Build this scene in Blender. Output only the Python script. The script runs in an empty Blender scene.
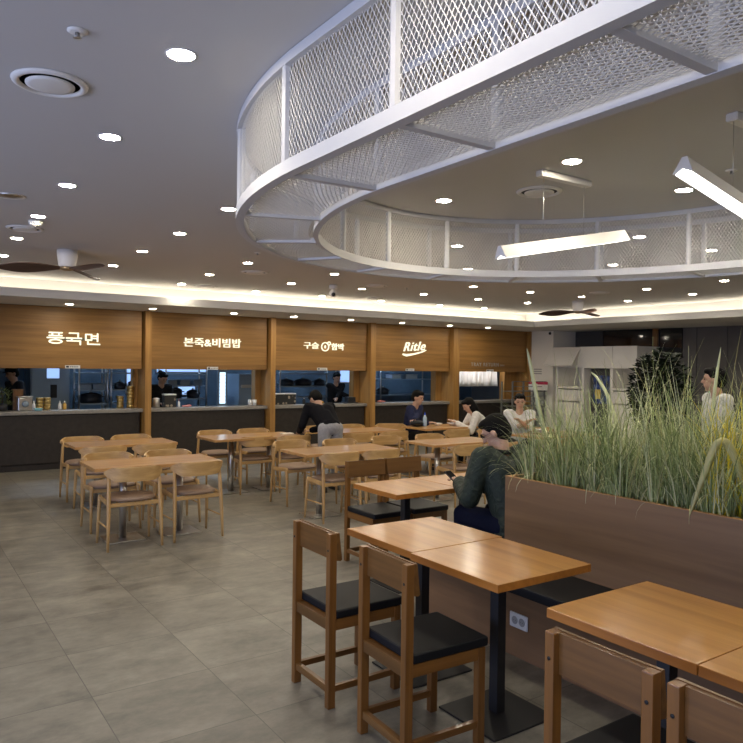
import bpy, bmesh, math, random
from mathutils import Vector, Matrix
random.seed(7)
PI = math.pi
C = bpy.context.scene.collection

# ------------------------------------------------------------------ materials
def nt(name):
    m = bpy.data.materials.new(name); m.use_nodes = True
    t = m.node_tree; b = t.nodes['Principled BSDF']
    return m, t, b
def plain(name, col, rough=.5, metal=0, noise=0, nscale=20, spec=.5, trans=0, coat=0):
    m, t, b = nt(name)
    b.inputs['Base Color'].default_value = (*col, 1); b.inputs['Roughness'].default_value = rough
    b.inputs['Metallic'].default_value = metal; b.inputs['Specular IOR Level'].default_value = spec
    if trans: b.inputs['Transmission Weight'].default_value = trans
    if coat: b.inputs['Coat Weight'].default_value = coat
    if noise:
        tc = t.nodes.new('ShaderNodeTexCoord'); n = t.nodes.new('ShaderNodeTexNoise')
        n.inputs['Scale'].default_value = nscale; n.inputs['Detail'].default_value = 4
        t.links.new(tc.outputs['Object'], n.inputs['Vector'])
        r = t.nodes.new('ShaderNodeValToRGB')
        r.color_ramp.elements[0].position = .3; r.color_ramp.elements[1].position = .7
        r.color_ramp.elements[0].color = (*[c*(1-noise) for c in col], 1)
        r.color_ramp.elements[1].color = (*[min(1, c*(1+noise)) for c in col], 1)
        t.links.new(n.outputs['Fac'], r.inputs['Fac']); t.links.new(r.outputs['Color'], b.inputs['Base Color'])
    return m
def emit(name, col, s, base=(.8,.8,.8)):
    m, t, b = nt(name)
    b.inputs['Base Color'].default_value = (*base, 1)
    b.inputs['Emission Color'].default_value = (*col, 1); b.inputs['Emission Strength'].default_value = s
    return m
def wood(name, c1, c2, axis='y', scale=1., rough=.4, coat=0, fine=1.):
    """oak-like grain running along `axis`"""
    m, t, b = nt(name); L = t.links
    tc = t.nodes.new('ShaderNodeTexCoord'); mp = t.nodes.new('ShaderNodeMapping')
    s = {'x': (1.2, 26, 26), 'y': (26, 1.2, 26), 'z': (26, 26, 1.2)}[axis]
    mp.inputs['Scale'].default_value = tuple(v*scale for v in s)
    L.new(tc.outputs['Object'], mp.inputs['Vector'])
    n = t.nodes.new('ShaderNodeTexNoise'); n.inputs['Scale'].default_value = 1; n.inputs['Detail'].default_value = 5
    n.inputs['Roughness'].default_value = .6; n.inputs['Distortion'].default_value = .6
    L.new(mp.outputs['Vector'], n.inputs['Vector'])
    mp2 = t.nodes.new('ShaderNodeMapping'); mp2.inputs['Scale'].default_value = tuple(v*scale*.22 for v in s)
    L.new(tc.outputs['Object'], mp2.inputs['Vector'])
    n2 = t.nodes.new('ShaderNodeTexNoise'); n2.inputs['Scale'].default_value = 1; n2.inputs['Detail'].default_value = 3
    n2.inputs['Distortion'].default_value = 1.5
    L.new(mp2.outputs['Vector'], n2.inputs['Vector'])
    mx = t.nodes.new('ShaderNodeMath'); mx.operation = 'MULTIPLY_ADD'; mx.inputs[1].default_value = .5
    ad = t.nodes.new('ShaderNodeMath'); ad.operation = 'MULTIPLY'; ad.inputs[1].default_value = .5
    L.new(n2.outputs['Fac'], ad.inputs[0]); L.new(n.outputs['Fac'], mx.inputs[0]); L.new(ad.outputs[0], mx.inputs[2])
    r = t.nodes.new('ShaderNodeValToRGB')
    r.color_ramp.elements[0].position = .36; r.color_ramp.elements[1].position = .64
    r.color_ramp.elements[0].color = (*c1, 1); r.color_ramp.elements[1].color = (*c2, 1)
    L.new(mx.outputs[0], r.inputs['Fac']); L.new(r.outputs['Color'], b.inputs['Base Color'])
    b.inputs['Roughness'].default_value = rough
    if coat: b.inputs['Coat Weight'].default_value = coat; b.inputs['Coat Roughness'].default_value = .18
    bp = t.nodes.new('ShaderNodeBump'); bp.inputs['Strength'].default_value = .06; bp.inputs['Distance'].default_value = .01
    L.new(n.outputs['Fac'], bp.inputs['Height']); L.new(bp.outputs['Normal'], b.inputs['Normal'])
    return m
def srgb(r, g, b):
    f = lambda v: (v/255/12.92) if v/255 <= .04045 else ((v/255+.055)/1.055)**2.4
    return (f(r), f(g), f(b))

def floor_material():
    m, t, b = nt('floor_tile'); L = t.links
    tc = t.nodes.new('ShaderNodeTexCoord'); mp = t.nodes.new('ShaderNodeMapping')
    mp.inputs['Location'].default_value = (-.844, -4.83, 0)
    L.new(tc.outputs['Object'], mp.inputs['Vector'])
    sx = t.nodes.new('ShaderNodeSeparateXYZ'); L.new(mp.outputs['Vector'], sx.inputs[0])
    outs = []; cells = []
    for ax in 'XY':
        d = t.nodes.new('ShaderNodeMath'); d.operation = 'DIVIDE'; d.inputs[1].default_value = .6
        L.new(sx.outputs[ax], d.inputs[0])
        fl = t.nodes.new('ShaderNodeMath'); fl.operation = 'FLOOR'; L.new(d.outputs[0], fl.inputs[0]); cells.append(fl)
        fr = t.nodes.new('ShaderNodeMath'); fr.operation = 'FRACT'; L.new(d.outputs[0], fr.inputs[0])
        s = t.nodes.new('ShaderNodeMath'); s.operation = 'SUBTRACT'; s.inputs[1].default_value = .5; L.new(fr.outputs[0], s.inputs[0])
        a = t.nodes.new('ShaderNodeMath'); a.operation = 'ABSOLUTE'; L.new(s.outputs[0], a.inputs[0])
        g = t.nodes.new('ShaderNodeMath'); g.operation = 'GREATER_THAN'; g.inputs[1].default_value = .4965; L.new(a.outputs[0], g.inputs[0])
        outs.append(g)
    mxg = t.nodes.new('ShaderNodeMath'); mxg.operation = 'MAXIMUM'
    L.new(outs[0].outputs[0], mxg.inputs[0]); L.new(outs[1].outputs[0], mxg.inputs[1])
    cb = t.nodes.new('ShaderNodeCombineXYZ'); L.new(cells[0].outputs[0], cb.inputs[0]); L.new(cells[1].outputs[0], cb.inputs[1])
    wn = t.nodes.new('ShaderNodeTexWhiteNoise'); L.new(cb.outputs[0], wn.inputs['Vector'])
    # blotchy stone: offset per tile
    sc = t.nodes.new('ShaderNodeVectorMath'); sc.operation = 'SCALE'; sc.inputs['Scale'].default_value = 37
    L.new(wn.outputs['Color'], sc.inputs[0])
    av = t.nodes.new('ShaderNodeVectorMath'); av.operation = 'ADD'
    mp3 = t.nodes.new('ShaderNodeMapping'); mp3.inputs['Scale'].default_value = (2.0, 3.2, 1)
    L.new(tc.outputs['Object'], mp3.inputs['Vector'])
    L.new(mp3.outputs['Vector'], av.inputs[0]); L.new(sc.outputs[0], av.inputs[1])
    n = t.nodes.new('ShaderNodeTexNoise'); n.inputs['Scale'].default_value = 1.5; n.inputs['Detail'].default_value = 12; n.inputs['Roughness'].default_value = .72
    L.new(av.outputs[0], n.inputs['Vector'])
    r = t.nodes.new('ShaderNodeValToRGB')
    r.color_ramp.elements[0].position = .34; r.color_ramp.elements[1].position = .68
    r.color_ramp.elements[0].color = (*srgb(92, 88, 80), 1); r.color_ramp.elements[1].color = (*srgb(146, 140, 126), 1)
    L.new(n.outputs['Fac'], r.inputs['Fac'])
    hv = t.nodes.new('ShaderNodeHueSaturation'); L.new(r.outputs['Color'], hv.inputs['Color'])
    vm = t.nodes.new('ShaderNodeMath'); vm.operation = 'MULTIPLY_ADD'; vm.inputs[1].default_value = .14; vm.inputs[2].default_value = .93
    L.new(wn.outputs['Value'], vm.inputs[0]); L.new(vm.outputs[0], hv.inputs['Value'])
    mix = t.nodes.new('ShaderNodeMix'); mix.data_type = 'RGBA'
    L.new(mxg.outputs[0], mix.inputs['Factor']); L.new(hv.outputs['Color'], mix.inputs['A'])
    mix.inputs['B'].default_value = (*srgb(74, 70, 64), 1)
    L.new(mix.outputs['Result'], b.inputs['Base Color'])
    mr = t.nodes.new('ShaderNodeMath'); mr.operation = 'MULTIPLY_ADD'; mr.inputs[1].default_value = .25; mr.inputs[2].default_value = .27
    L.new(n.outputs['Fac'], mr.inputs[0]); L.new(mr.outputs[0], b.inputs['Roughness'])
    return m

M = {}
M['floor'] = floor_material()
M['ceil'] = plain('ceiling_paint', (.62, .60, .575), .9)
M['soffit'] = plain('soffit_paint', (.66, .64, .60), .9)
M['white'] = plain('white_paint', (.84, .81, .75), .6)
M['wallwhite'] = plain('white_wall', (.80, .76, .68), .85)
M['greywall'] = plain('grey_panel', (.115, .108, .105), .6, noise=.12, nscale=2)
M['darkgrey'] = plain('dark_grey_wall', (.06, .058, .06), .7)
M['wallwood'] = wood('wall_oak_horizontal', srgb(124, 88, 42), srgb(160, 118, 62), 'x', .8, .5)
M['wallwoodv'] = wood('wall_oak_vertical', srgb(146, 106, 52), srgb(184, 138, 76), 'z', .8, .5)
M['tabledark'] = wood('orange_oak_top', srgb(166, 112, 50), srgb(204, 148, 80), 'y', .8, .30, .4)
M['tableedge'] = wood('orange_oak_edge', srgb(150, 92, 34), srgb(188, 122, 50), 'y', .8, .4, .2)
M['chairdark'] = wood('brown_oak_frame', srgb(96, 60, 22), srgb(140, 94, 42), 'z', .8, .38, .3)
M['chairdarkx'] = wood('brown_oak_board', srgb(88, 58, 24), srgb(130, 90, 44), 'x', .8, .38, .3)
M['tablelight'] = wood('natural_oak_top', srgb(178, 132, 78), srgb(212, 166, 108), 'x', .7, .28, .5)
M['chairlight'] = wood('natural_oak_frame', srgb(178, 140, 86), srgb(212, 174, 116), 'z', .7, .42, .2)
M['chairlightx'] = wood('natural_oak_band', srgb(178, 140, 86), srgb(214, 176, 118), 'x', .7, .4, .2)
M['taupe'] = plain('taupe_leatherette', srgb(140, 116, 96), .5, noise=.06)
M['black'] = plain('black_leatherette', (.006, .007, .009), .55, spec=.3)
M['blackmetal'] = plain('black_powdercoat', (.012, .012, .013), .5)
M['steel'] = plain('brushed_steel', (.55, .54, .52), .28, 1)
M['darksteel'] = plain('kitchen_steel', (.26, .33, .40), .38, .5)
M['planter'] = wood('planter_walnut', srgb(118, 88, 58), srgb(146, 112, 76), 'y', .55, .5)
M['plinth'] = wood('plinth_walnut', srgb(116, 86, 58), srgb(144, 108, 74), 'y', .55, .5)
M['rim'] = wood('planter_rim_oak', srgb(170, 120, 64), srgb(196, 146, 88), 'y', .8, .5)
M['gravel'] = plain('grey_gravel', (.10, .105, .095), .9, noise=.7, nscale=60)
M['counterfront'] = plain('dark_brown_tile', (.024, .018, .014), .5, noise=.25, nscale=14)
M['countertop'] = plain('grey_stone_top', (.27, .25, .22), .35, noise=.12, nscale=30)
M['downlight'] = emit('downlight_glow', (1, .90, .73), 245)
M['cove'] = emit('cove_led', (1, .92, .76), 9.5)
M['sign'] = emit('sign_glow', (1, .96, .70), 1.0, (.25, .24, .2))
M['signedge'] = plain('sign_edge_metal', (.12, .10, .06), .4)
M['barglow'] = emit('bar_diffuser', (1, .98, .92), 5)
M['kitglow'] = emit('kitchen_tube', (.50, .72, 1), 42)
M['trwhite'] = emit('return_lamp', (.95, .97, 1), 20)
M['gold'] = plain('brass_tin', (.62, .44, .16), .3, .9)
M['blackpot'] = plain('dark_pot', (.015, .016, .02), .4)
M['whiteplastic'] = plain('white_plastic', (.75, .75, .73), .4)
M['glass'] = plain('dark_glass', (.008, .009, .012), .06, 0, spec=.6)
M['fan'] = wood('fan_walnut', srgb(60, 42, 34), srgb(80, 58, 46), 'x', 1, .5)
M['hair'] = plain('black_hair', (.005, .0045, .004), .8, spec=.15)
M['skin'] = plain('skin', (.52, .31, .21), .5)
M['eye'] = plain('eye_dark', (.01, .01, .01), .2)
M['lip'] = plain('lip', (.35, .13, .10), .5)

# ------------------------------------------------------------------ mesh helpers
class MB:
    def __init__(s): s.bm = bmesh.new()
    def _new(s, geom, mi, smooth=False):
        for f in geom:
            f.material_index = mi; f.smooth = smooth
    def box(s, x0, x1, y0, y1, z0, z1, mi=0, bev=0, seg=2, mat=None):
        b = bmesh.new()
        bmesh.ops.create_cube(b, size=1)
        for v in b.verts:
            v.co = Vector(((x0+x1)/2+v.co.x*(x1-x0), (y0+y1)/2+v.co.y*(y1-y0), (z0+z1)/2+v.co.z*(z1-z0)))
        if bev: bmesh.ops.bevel(b, geom=b.edges[:], offset=bev, segments=seg, affect='EDGES', profile=.6)
        return s.join(b, mi, mat)
    def join(s, b, mi=0, mat=None, smooth=False):
        vm = {}
        for v in b.verts: vm[v] = s.bm.verts.new(mat @ v.co if mat else v.co)
        for f in b.faces:
            try: nf = s.bm.faces.new([vm[v] for v in f.verts])
            except ValueError: continue
            nf.material_index = mi; nf.smooth = smooth
        b.free(); return s
    def beam(s, p0, p1, w, d, w1=None, d1=None, mi=0, bev=0, side=Vector((1, 0, 0))):
        """rectangular bar between two points, w along `side`"""
        p0, p1 = Vector(p0), Vector(p1); ax = (p1-p0).normalized()
        sd = side - ax*side.dot(ax); sd.normalize(); ot = ax.cross(sd)
        w1 = w if w1 is None else w1; d1 = d if d1 is None else d1
        b = bmesh.new(); vs = []
        for p, a, c in ((p0, w, d), (p1, w1, d1)):
            for i, j in ((-1, -1), (1, -1), (1, 1), (-1, 1)):
                vs.append(b.verts.new(p+sd*a/2*i+ot*c/2*j))
        b.faces.new(vs[3::-1]); b.faces.new(vs[4:])
        for k in range(4): b.faces.new((vs[k], vs[(k+1) % 4], vs[4+(k+1) % 4], vs[4+k]))
        if bev: bmesh.ops.bevel(b, geom=b.edges[:], offset=bev, segments=2, affect='EDGES')
        return s.join(b, mi)
    def tube(s, pts, rad, n=10, mi=0, cap=True, smooth=True, squash=1.):
        pts = [Vector(p) for p in pts]
        if not isinstance(rad, (list, tuple)): rad = [rad]*len(pts)
        rings = []; prev = None
        for i, p in enumerate(pts):
            a = pts[max(i-1, 0)]; c = pts[min(i+1, len(pts)-1)]
            ax = (c-a).normalized()
            u = prev if prev is not None else (Vector((0, 0, 1)) if abs(ax.z) < .9 else Vector((1, 0, 0)))
            u = (u-ax*u.dot(ax)).normalized(); w = ax.cross(u); prev = u
            rings.append([s.bm.verts.new(p+(u*math.cos(2*PI*k/n)*squash+w*math.sin(2*PI*k/n))*rad[i]) for k in range(n)])
        for i in range(len(rings)-1):
            for k in range(n):
                f = s.bm.faces.new((rings[i][k], rings[i][(k+1) % n], rings[i+1][(k+1) % n], rings[i+1][k]))
                f.smooth = smooth; f.material_index = mi
        if cap:
            f = s.bm.faces.new(rings[0][::-1]); f.material_index = mi
            f = s.bm.faces.new(rings[-1]); f.material_index = mi
        return s
    def lathe(s, prof, c=(0, 0, 0), n=24, mi=0, smooth=True):
        """profile of (radius, z) pairs around z"""
        rings = []
        for r, z in prof:
            rings.append([s.bm.verts.new((c[0]+max(r, 1e-4)*math.cos(2*PI*k/n), c[1]+max(r, 1e-4)*math.sin(2*PI*k/n), c[2]+z)) for k in range(n)])
        for i in range(len(rings)-1):
            for k in range(n):
                f = s.bm.faces.new((rings[i][k], rings[i][(k+1) % n], rings[i+1][(k+1) % n], rings[i+1][k]))
                f.smooth = smooth; f.material_index = mi
        for R_ in (rings[0][::-1], rings[-1]):
            f = s.bm.faces.new(R_); f.material_index = mi
        return s
    def quad(s, a, b, c, d, mi=0):
        f = s.bm.faces.new([s.bm.verts.new(p) for p in (a, b, c, d)]); f.material_index = mi; return s
    def ell(s, c, r, mi=0, rot=None, sub=2, smooth=True):
        b = bmesh.new(); bmesh.ops.create_icosphere(b, subdivisions=sub, radius=1)
        m = Matrix.Translation(c) @ (rot.to_4x4() if rot else Matrix.Identity(4)) @ Matrix.Diagonal((*r, 1))
        return s.join(b, mi, m, smooth)
    def cap(s, p0, p1, r0, r1, mi=0):
        """closed tapered capsule"""
        b = bmesh.new()
        for p, r in ((p0, r0), (p1, r1)):
            bmesh.ops.create_icosphere(b, subdivisions=2, radius=r, matrix=Matrix.Translation(p))
        res = bmesh.ops.convex_hull(b, input=b.verts[:])
        junk = [g for g in res['geom_interior'] if isinstance(g, bmesh.types.BMVert)]
        bmesh.ops.delete(b, geom=list(set(junk)), context='VERTS')
        bad = [v for v in b.verts if not v.link_faces]
        bmesh.ops.delete(b, geom=bad, context='VERTS')
        hull = set(g for g in res['geom'] if isinstance(g, bmesh.types.BMFace))
        extra = [f for f in b.faces if f not in hull and any(len(e.link_faces) > 2 for e in f.edges)]
        if extra: bmesh.ops.delete(b, geom=extra, context='FACES_ONLY')
        return s.join(b, mi, None, True)
    def mesh(s, name, mats):
        me = bpy.data.meshes.new(name)
        bmesh.ops.recalc_face_normals(s.bm, faces=s.bm.faces[:])
        s.bm.to_mesh(me); s.bm.free()
        for m in (mats if isinstance(mats, (list, tuple)) else [mats]): me.materials.append(m)
        return me
    def build(s, name, mats, parent=None, loc=None):
        o = bpy.data.objects.new(name, s.mesh(name, mats)); C.objects.link(o)
        if parent: o.parent = parent
        if loc: o.location = loc
        return o
def tag(o, label=None, cat=None, group=None, kind=None):
    if label: o['label'] = label
    if cat: o['category'] = cat
    if group: o['group'] = group
    if kind: o['kind'] = kind
    return o
def thing(name, loc, rz=0, label=None, cat=None, group=None):
    o = bpy.data.objects.new(name, None); C.objects.link(o); o.location = loc; o.rotation_euler = (0, 0, rz)
    o.empty_display_size = .1
    return tag(o, label, cat, group)
def struct(o): o['kind'] = 'structure'; return o
KIDS = {}
def copy_tree(o, loc, rz=0, label=None, group=None):
    c = o.copy(); C.objects.link(c); c.location = loc; c.rotation_euler = (0, 0, rz)
    if label: c['label'] = label
    if group: c['group'] = group
    for ch in list(o.children):
        k = ch.copy(); C.objects.link(k); k.parent = c
        for g in list(ch.children):
            h = g.copy(); C.objects.link(h); h.parent = k
    return c
def bake_mods(name, mesh, mods, mats):
    """evaluate modifiers into a plain mesh"""
    o = bpy.data.objects.new(name, mesh); C.objects.link(o)
    for typ, kw in mods:
        m = o.modifiers.new(typ, typ)
        for k, v in kw.items(): setattr(m, k, v)
    bpy.context.view_layer.update()
    dg = bpy.context.evaluated_depsgraph_get()
    me = bpy.data.meshes.new_from_object(o.evaluated_get(dg))
    bpy.data.objects.remove(o); me.name = name
    me.materials.clear()
    for m in (mats if isinstance(mats, (list, tuple)) else [mats]): me.materials.append(m)
    return me

# ------------------------------------------------------------------ room shell
ZC, ZS, XW, YW = 2.80, 2.49, 13.2, 11.6
struct(MB().box(-4, XW+.2, -5, 14.6, -.1, 0).build('floor', M['floor']))
struct(MB().box(-4, 11.5, -5, 10.9, ZC, ZC+.1).build('ceiling', M['ceil']))
# cove: back wall of the trough, soffit slab and fascia lip, along counter and along right side
o = MB()
o.box(-4, 11.6, 10.86, 10.96, 2.575, ZC+.1)
o.box(11.5, 11.6, -5, 10.96, 2.575, ZC+.1)
struct(o.build('trim_1', M['soffit']))
o = MB()
o.box(-4, XW+.2, 10.15, YW+.3, ZS, 2.55)
o.box(11.0, XW+.2, -5, 10.15, ZS, 2.55)
o.box(-4, 11.0, 10.13, 10.17, ZS-.002, 2.60)
o.box(10.98, 11.02, -5, 10.17, ZS-.002, 2.60)
struct(o.build('trim_2', M['soffit']))
o = MB(); o.box(-4, 11.38, 10.70, 10.75, 2.552, 2.567)
tag(o.build('cove_light', M['cove']), 'long warm LED strip hidden in the ceiling cove above the food stalls', 'light')
o = MB(); o.box(11.34, 11.39, -5, 10.69, 2.552, 2.567)
tag(o.build('cove_light', M['cove']), 'long warm LED strip hidden in the ceiling cove along the right side', 'light')
# left side: glazed wall giving the bluish daylight
o = MB(); o.box(-4.1, -4, -5, 11.9, 0, .35); o.box(-4.1, -4, -5, 11.9, 2.45, ZC+.1)
o.box(-4.1, -4, 6.2, 11.9, .35, 2.45); o.box(-4.1, -4, -5, -3.8, .35, 2.45)
struct(o.build('wall_left', M['wallwhite']))
for i, (a, b) in enumerate(((-3.8, 1.2), (1.2, 6.2))):
    w = MB(); w.box(-4.08, -4.02, a, a+.06, .35, 2.45); w.box(-4.08, -4.02, b-.06, b, .35, 2.45)
    w.box(-4.08, -4.02, a, b, .35, .41); w.box(-4.08, -4.02, a, b, 2.39, 2.45); w.box(-4.08, -4.02, (a+b)/2-.03, (a+b)/2+.03, .35, 2.45)
    struct(w.build('window_%d' % (i+1), M['blackmetal']))
struct(MB().box(-4.1, XW+.2, -5.1, -5, 0, ZC+.1).build('wall_front', M['wallwhite']))
# right wall
o = MB(); o.box(XW, XW+.2, -5, 14.6, 0, 2.9)
struct(o.build('wall_right', M['greywall']))
o = MB(); o.box(12.4, XW, 10.85, YW+.3, 0, ZS)
struct(o.build('wall_corner', M['wallwhite']))
o = MB()
for k in range(15):
    y = 7.9-k*.62
    o.box(XW-.012, XW, y-.006, y+.006, 0, ZS)
struct(o.build('trim_3', M['darkgrey']))
o = MB(); o.box(XW-.05, XW-.001, 10.1, 10.85, 2.0, ZS); struct(o.build('trim_4', M['darkgrey']))
o = MB(); o.box(XW-.03, XW-.001, 8.2, 10.1, 1.9, ZS); wn = struct(o.build('window_3', M['glass']))
MB().box(XW-.07, XW-.03, 8.72, 8.84, 1.9, ZS).build('window_post', M['chairdark'], wn)

# stall wall -----------------------------------------------------------------
posts = [(3.45, 3.555), (5.69, 5.79), (7.865, 7.985), (10.015, 10.18)]
bays = [(1.28, 3.45), (3.555, 5.69), (5.79, 7.865), (7.985, 10.015), (10.18, 12.36)]
winR = [3.38, 5.584, 7.738, 9.866, 11.957]
for i, (a, b) in enumerate(posts):
    struct(MB().box(a, b, 11.5, 12.1, 0, ZS, bev=.004).build('trim_%d' % (5+i), M['wallwoodv']))
# wood lining wall behind (pier beside each opening)
o = MB()
for (a, b), w in zip(bays, winR): o.box(w, b, 11.92, 12.08, 0, ZS)
o.box(12.36, 12.4, 11.5, 12.1, 0, ZS)
o.box(-4, 1.28, 11.55, 12.1, 0, ZS)
struct(o.build('wall_back', M['wallwoodv']))
names = ['far left', 'second', 'third', 'fourth', 'fifth']
nf = ['the noodle stall sign', 'the long green-white porridge stall sign', 'the round-emblem stall sign', 'the slanted script sign', 'the tray return lettering']
for (a, b), t in zip(bays, nf):
    z0 = 1.545
    tag(MB().box(a+.002, b-.03, YW, YW+.3, z0, ZS-.002, bev=.003).build('fascia_panel', M['wallwood']),
        'horizontal-grain oak fascia board carrying ' + t, 'wall panel', 'oak fascia boards above the stalls')
# counters
cn = ['counter below the noodle stall sign at far left', 'counter below the porridge stall sign', 'counter below the round-emblem sign, behind the bending person', 'counter below the slanted script sign', 'counter of the tray return hatch at right']
for i, ((a, b), w) in enumerate(zip(bays, winR)):
    xa = a+.004
    t = thing('serving_counter', ((xa+b)/2, YW+.05, 0), 0, 'dark brown clad ' + cn[i] + ', grey stone top', 'counter', 'serving counters of the food stalls')
    hx = (b-.06-xa)/2
    f = MB().box(-hx-.02, hx-.0, 0, .26, .09, .84, bev=.02)
    f.box(-hx-.02, hx, .03, .25, 0, .09)
    f.build('front_panel', M['counterfront'], t)
    MB().box(-hx-.02, hx+.045, -.04, .262, .842, .90, bev=.012).build('worktop', M['countertop'], t)
o = MB(); o.box(-4, 1.27, YW+.05, YW+.3, 0, .9)

# kitchens behind ---------------------------------------------------------------
M['kwall'] = plain('kitchen_wall_steel', (.11, .16, .22), .35, .2, noise=.3, nscale=2)
o = MB(); o.box(-4, XW, 14.4, 14.6, 0, ZS+.1); struct(o.build('wall_kitchen', M['kwall']))
o = MB(); o.box(-4, XW, 12.08, 14.6, ZS, ZS+.1); struct(o.build('ceiling_kitchen', M['kwall']))
o = MB()
for x in (0,): o.box(x, x+.06, 12.1, 14.4, 0, ZS)
struct(o.build('wall_partition', M['kwall']))
lab = ['over the noodle stall kitchen', 'over the porridge stall kitchen', 'over the round-emblem stall kitchen', 'over the script-sign stall kitchen']
for i, x in enumerate((2.6, 4.9, 7.4, 10.2)):
    t = thing('tube_light', (x, 13.2, 2.30), 0, 'cold bluish tube light ' + lab[i], 'ceiling light', 'kitchen tube lights')
    MB().box(-.6, .6, -.06, .06, .06, .19).build('housing', M['white'], t)
    MB().box(-.58, .58, -.04, .04, .03, .06).build('tube', M['kitglow'], t)
t = thing('tube_light', (11.2, 11.905, 1.60), 0, 'cool lamp lighting the curtain above the tray return hatch', 'ceiling light')
MB().box(-.65, .65, -.004, .035, .02, .06).build('housing', M['white'], t)
MB().box(-.62, .62, 0, .03, 0, .02).build('tube', M['trwhite'], t)
# curtain
c = MB(); n = 90; prev = None
rows = []
for i in range(n+1):
    x = 10.45+1.5*i/n; yy = 12.14+.035*math.sin(i*.72)+.015*math.sin(i*1.9)
    rows.append([c.bm.verts.new((x, yy+.01*j*math.sin(i*.35), 1.66-.46*j/4)) for j in range(5)])
for i in range(n):
    for j in range(4):
        f = c.bm.faces.new((rows[i][j], rows[i+1][j], rows[i+1][j+1], rows[i][j+1])); f.smooth = True
M['curtain'] = plain('white_curtain', (.78, .76, .72), .8)
cm = c.mesh('curtain', M['curtain']); cm = bake_mods('curtain', cm, [('SOLIDIFY', dict(thickness=.004))], M['curtain'])
co = bpy.data.objects.new('curtain', cm); C.objects.link(co)
tag(co, 'gathered white curtain hanging inside the tray return hatch', 'curtain')

# kitchen shelving with pots
def shelving(x0, x1, y, zs, label, ztop=2.3):
    t = thing('shelving_unit', ((x0+x1)/2, y, 0), 0, label, 'shelf', 'steel kitchen shelving'); w = (x1-x0)/2
    for sx in (-w, w):
        for dy in (-.2, .2): MB().tube([(sx, dy, 0), (sx, dy, ztop)], .018, 8).build('upright', M['steel'], t)
    for z in zs: MB().box(-w, w, -.21, .21, z, z+.025).build('shelf', M['darksteel'], t)
    return t
def pot(x, y, z, r, h, label, m='blackpot', name='cooking_pot', grp='pots on the kitchen shelves'):
    t = thing(name, (x, y, z), 0, label, 'pot', grp)
    MB().lathe([(r*.9, 0), (r, .02), (r, h), (r*.93, h), (r*.9, .03)], n=20).build('body', M[m], t)
    ld = MB().lathe([(r*1.02, h), (r*.6, h+.03), (.02, h+.045)], n=20).build('lid', M[m], t)
    MB().lathe([(.02, h+.0455), (.022, h+.06), (.015, h+.07), (.001, h+.07)], n=14).build('knob', M['steel'], ld)
    for s in (-1, 1): MB().tube([(s*r, -.04, h*.75), (s*(r+.04), -.03, h*.77), (s*(r+.04), .03, h*.77), (s*r, .04, h*.75)], .008, 6).build('handle', M[m], t)
    return t
def crate(x, y, z, w, d, h, label, m, name='storage_box', grp='boxes on the kitchen shelves', cat='box'):
    t = thing(name, (x, y, z), 0, label, cat, grp)
    b = MB().box(-w/2, w/2, -d/2, d/2, 0, h*.86, bev=.012); b.build('body', M[m], t)
    MB().box(-w/2-.01, w/2+.01, -d/2-.01, d/2+.01, h*.86+.001, h, bev=.008).build('lid', M[m], t)
    return t
shelving(2.76, 3.24, 13.2, [.9, 1.14, 1.44], 'steel shelving with grey boxes in the noodle stall kitchen')
shelving(3.3, 3.95, 13.2, [.9, 1.14, 1.44], 'steel shelving beside the right opening edge of the noodle stall')
shelving(4.35, 5.15, 13.4, [.95, 1.2, 1.42], 'steel shelving on the left in the porridge stall kitchen')
shelving(6.7, 8.05, 13.3, [.95, 1.18, 1.45], 'steel shelving behind the round-emblem stall counter')
shelving(9.45, 11.0, 13.6, [.95, 1.32, 1.6], 'steel shelving behind the script-sign stall counter')
GB = {'a': ('left grey box on the upper shelf of the noodle stall', 2.88, 13.2, 1.165, .2), 'b': ('right grey box on the upper shelf of the noodle stall', 3.11, 13.2, 1.165, .2),
 'c': ('grey box at the left end of the porridge stall shelf', 4.5, 13.4, 1.225, .18), 'd': ('grey box in the middle of the porridge stall shelf', 4.75, 13.4, 1.225, .2), 'e': ('grey box at the right end of the porridge stall shelf', 5.0, 13.4, 1.225, .18),
 'f': ('pale box high on the shelf behind the script-sign stall', 9.95, 13.6, 1.345, .25), 'g': ('wide pale box high on the shelf behind the script-sign stall', 10.4, 13.6, 1.345, .35)}
for k, (l, x, y, z, w) in GB.items(): crate(x, y, z, w, .28, .11, l, 'darksteel' if k < 'f' else 'steel')
pot(3.5, 13.2, 1.165, .10, .09, 'black pot on the right kitchen shelf of the noodle stall')
pot(3.77, 13.2, 1.165, .12, .12, 'larger black pot next to the pot on the right noodle stall shelf')
pot(3.0, 13.2, .925, .19, .14, 'wide dark pot on the lowest shelf of the noodle stall kitchen')
pot(4.6, 13.4, .975, .13, .16, 'dark pot low on the left shelf of the porridge stall')
pot(4.95, 13.4, .975, .12, .12, 'squat dark pot right of the pot in the porridge stall')
pot(6.95, 13.3, 1.205, .16, .10, 'black pan on the shelf behind the round-emblem stall, left one')
pot(7.35, 13.3, 1.205, .18, .11, 'black pan on the shelf behind the round-emblem stall, middle one')
pot(7.75, 13.3, 1.205, .12, .10, 'black pan on the shelf behind the round-emblem stall, right one')
pot(9.65, 13.6, .975, .14, .12, 'black pot low behind the script-sign stall counter')
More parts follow.
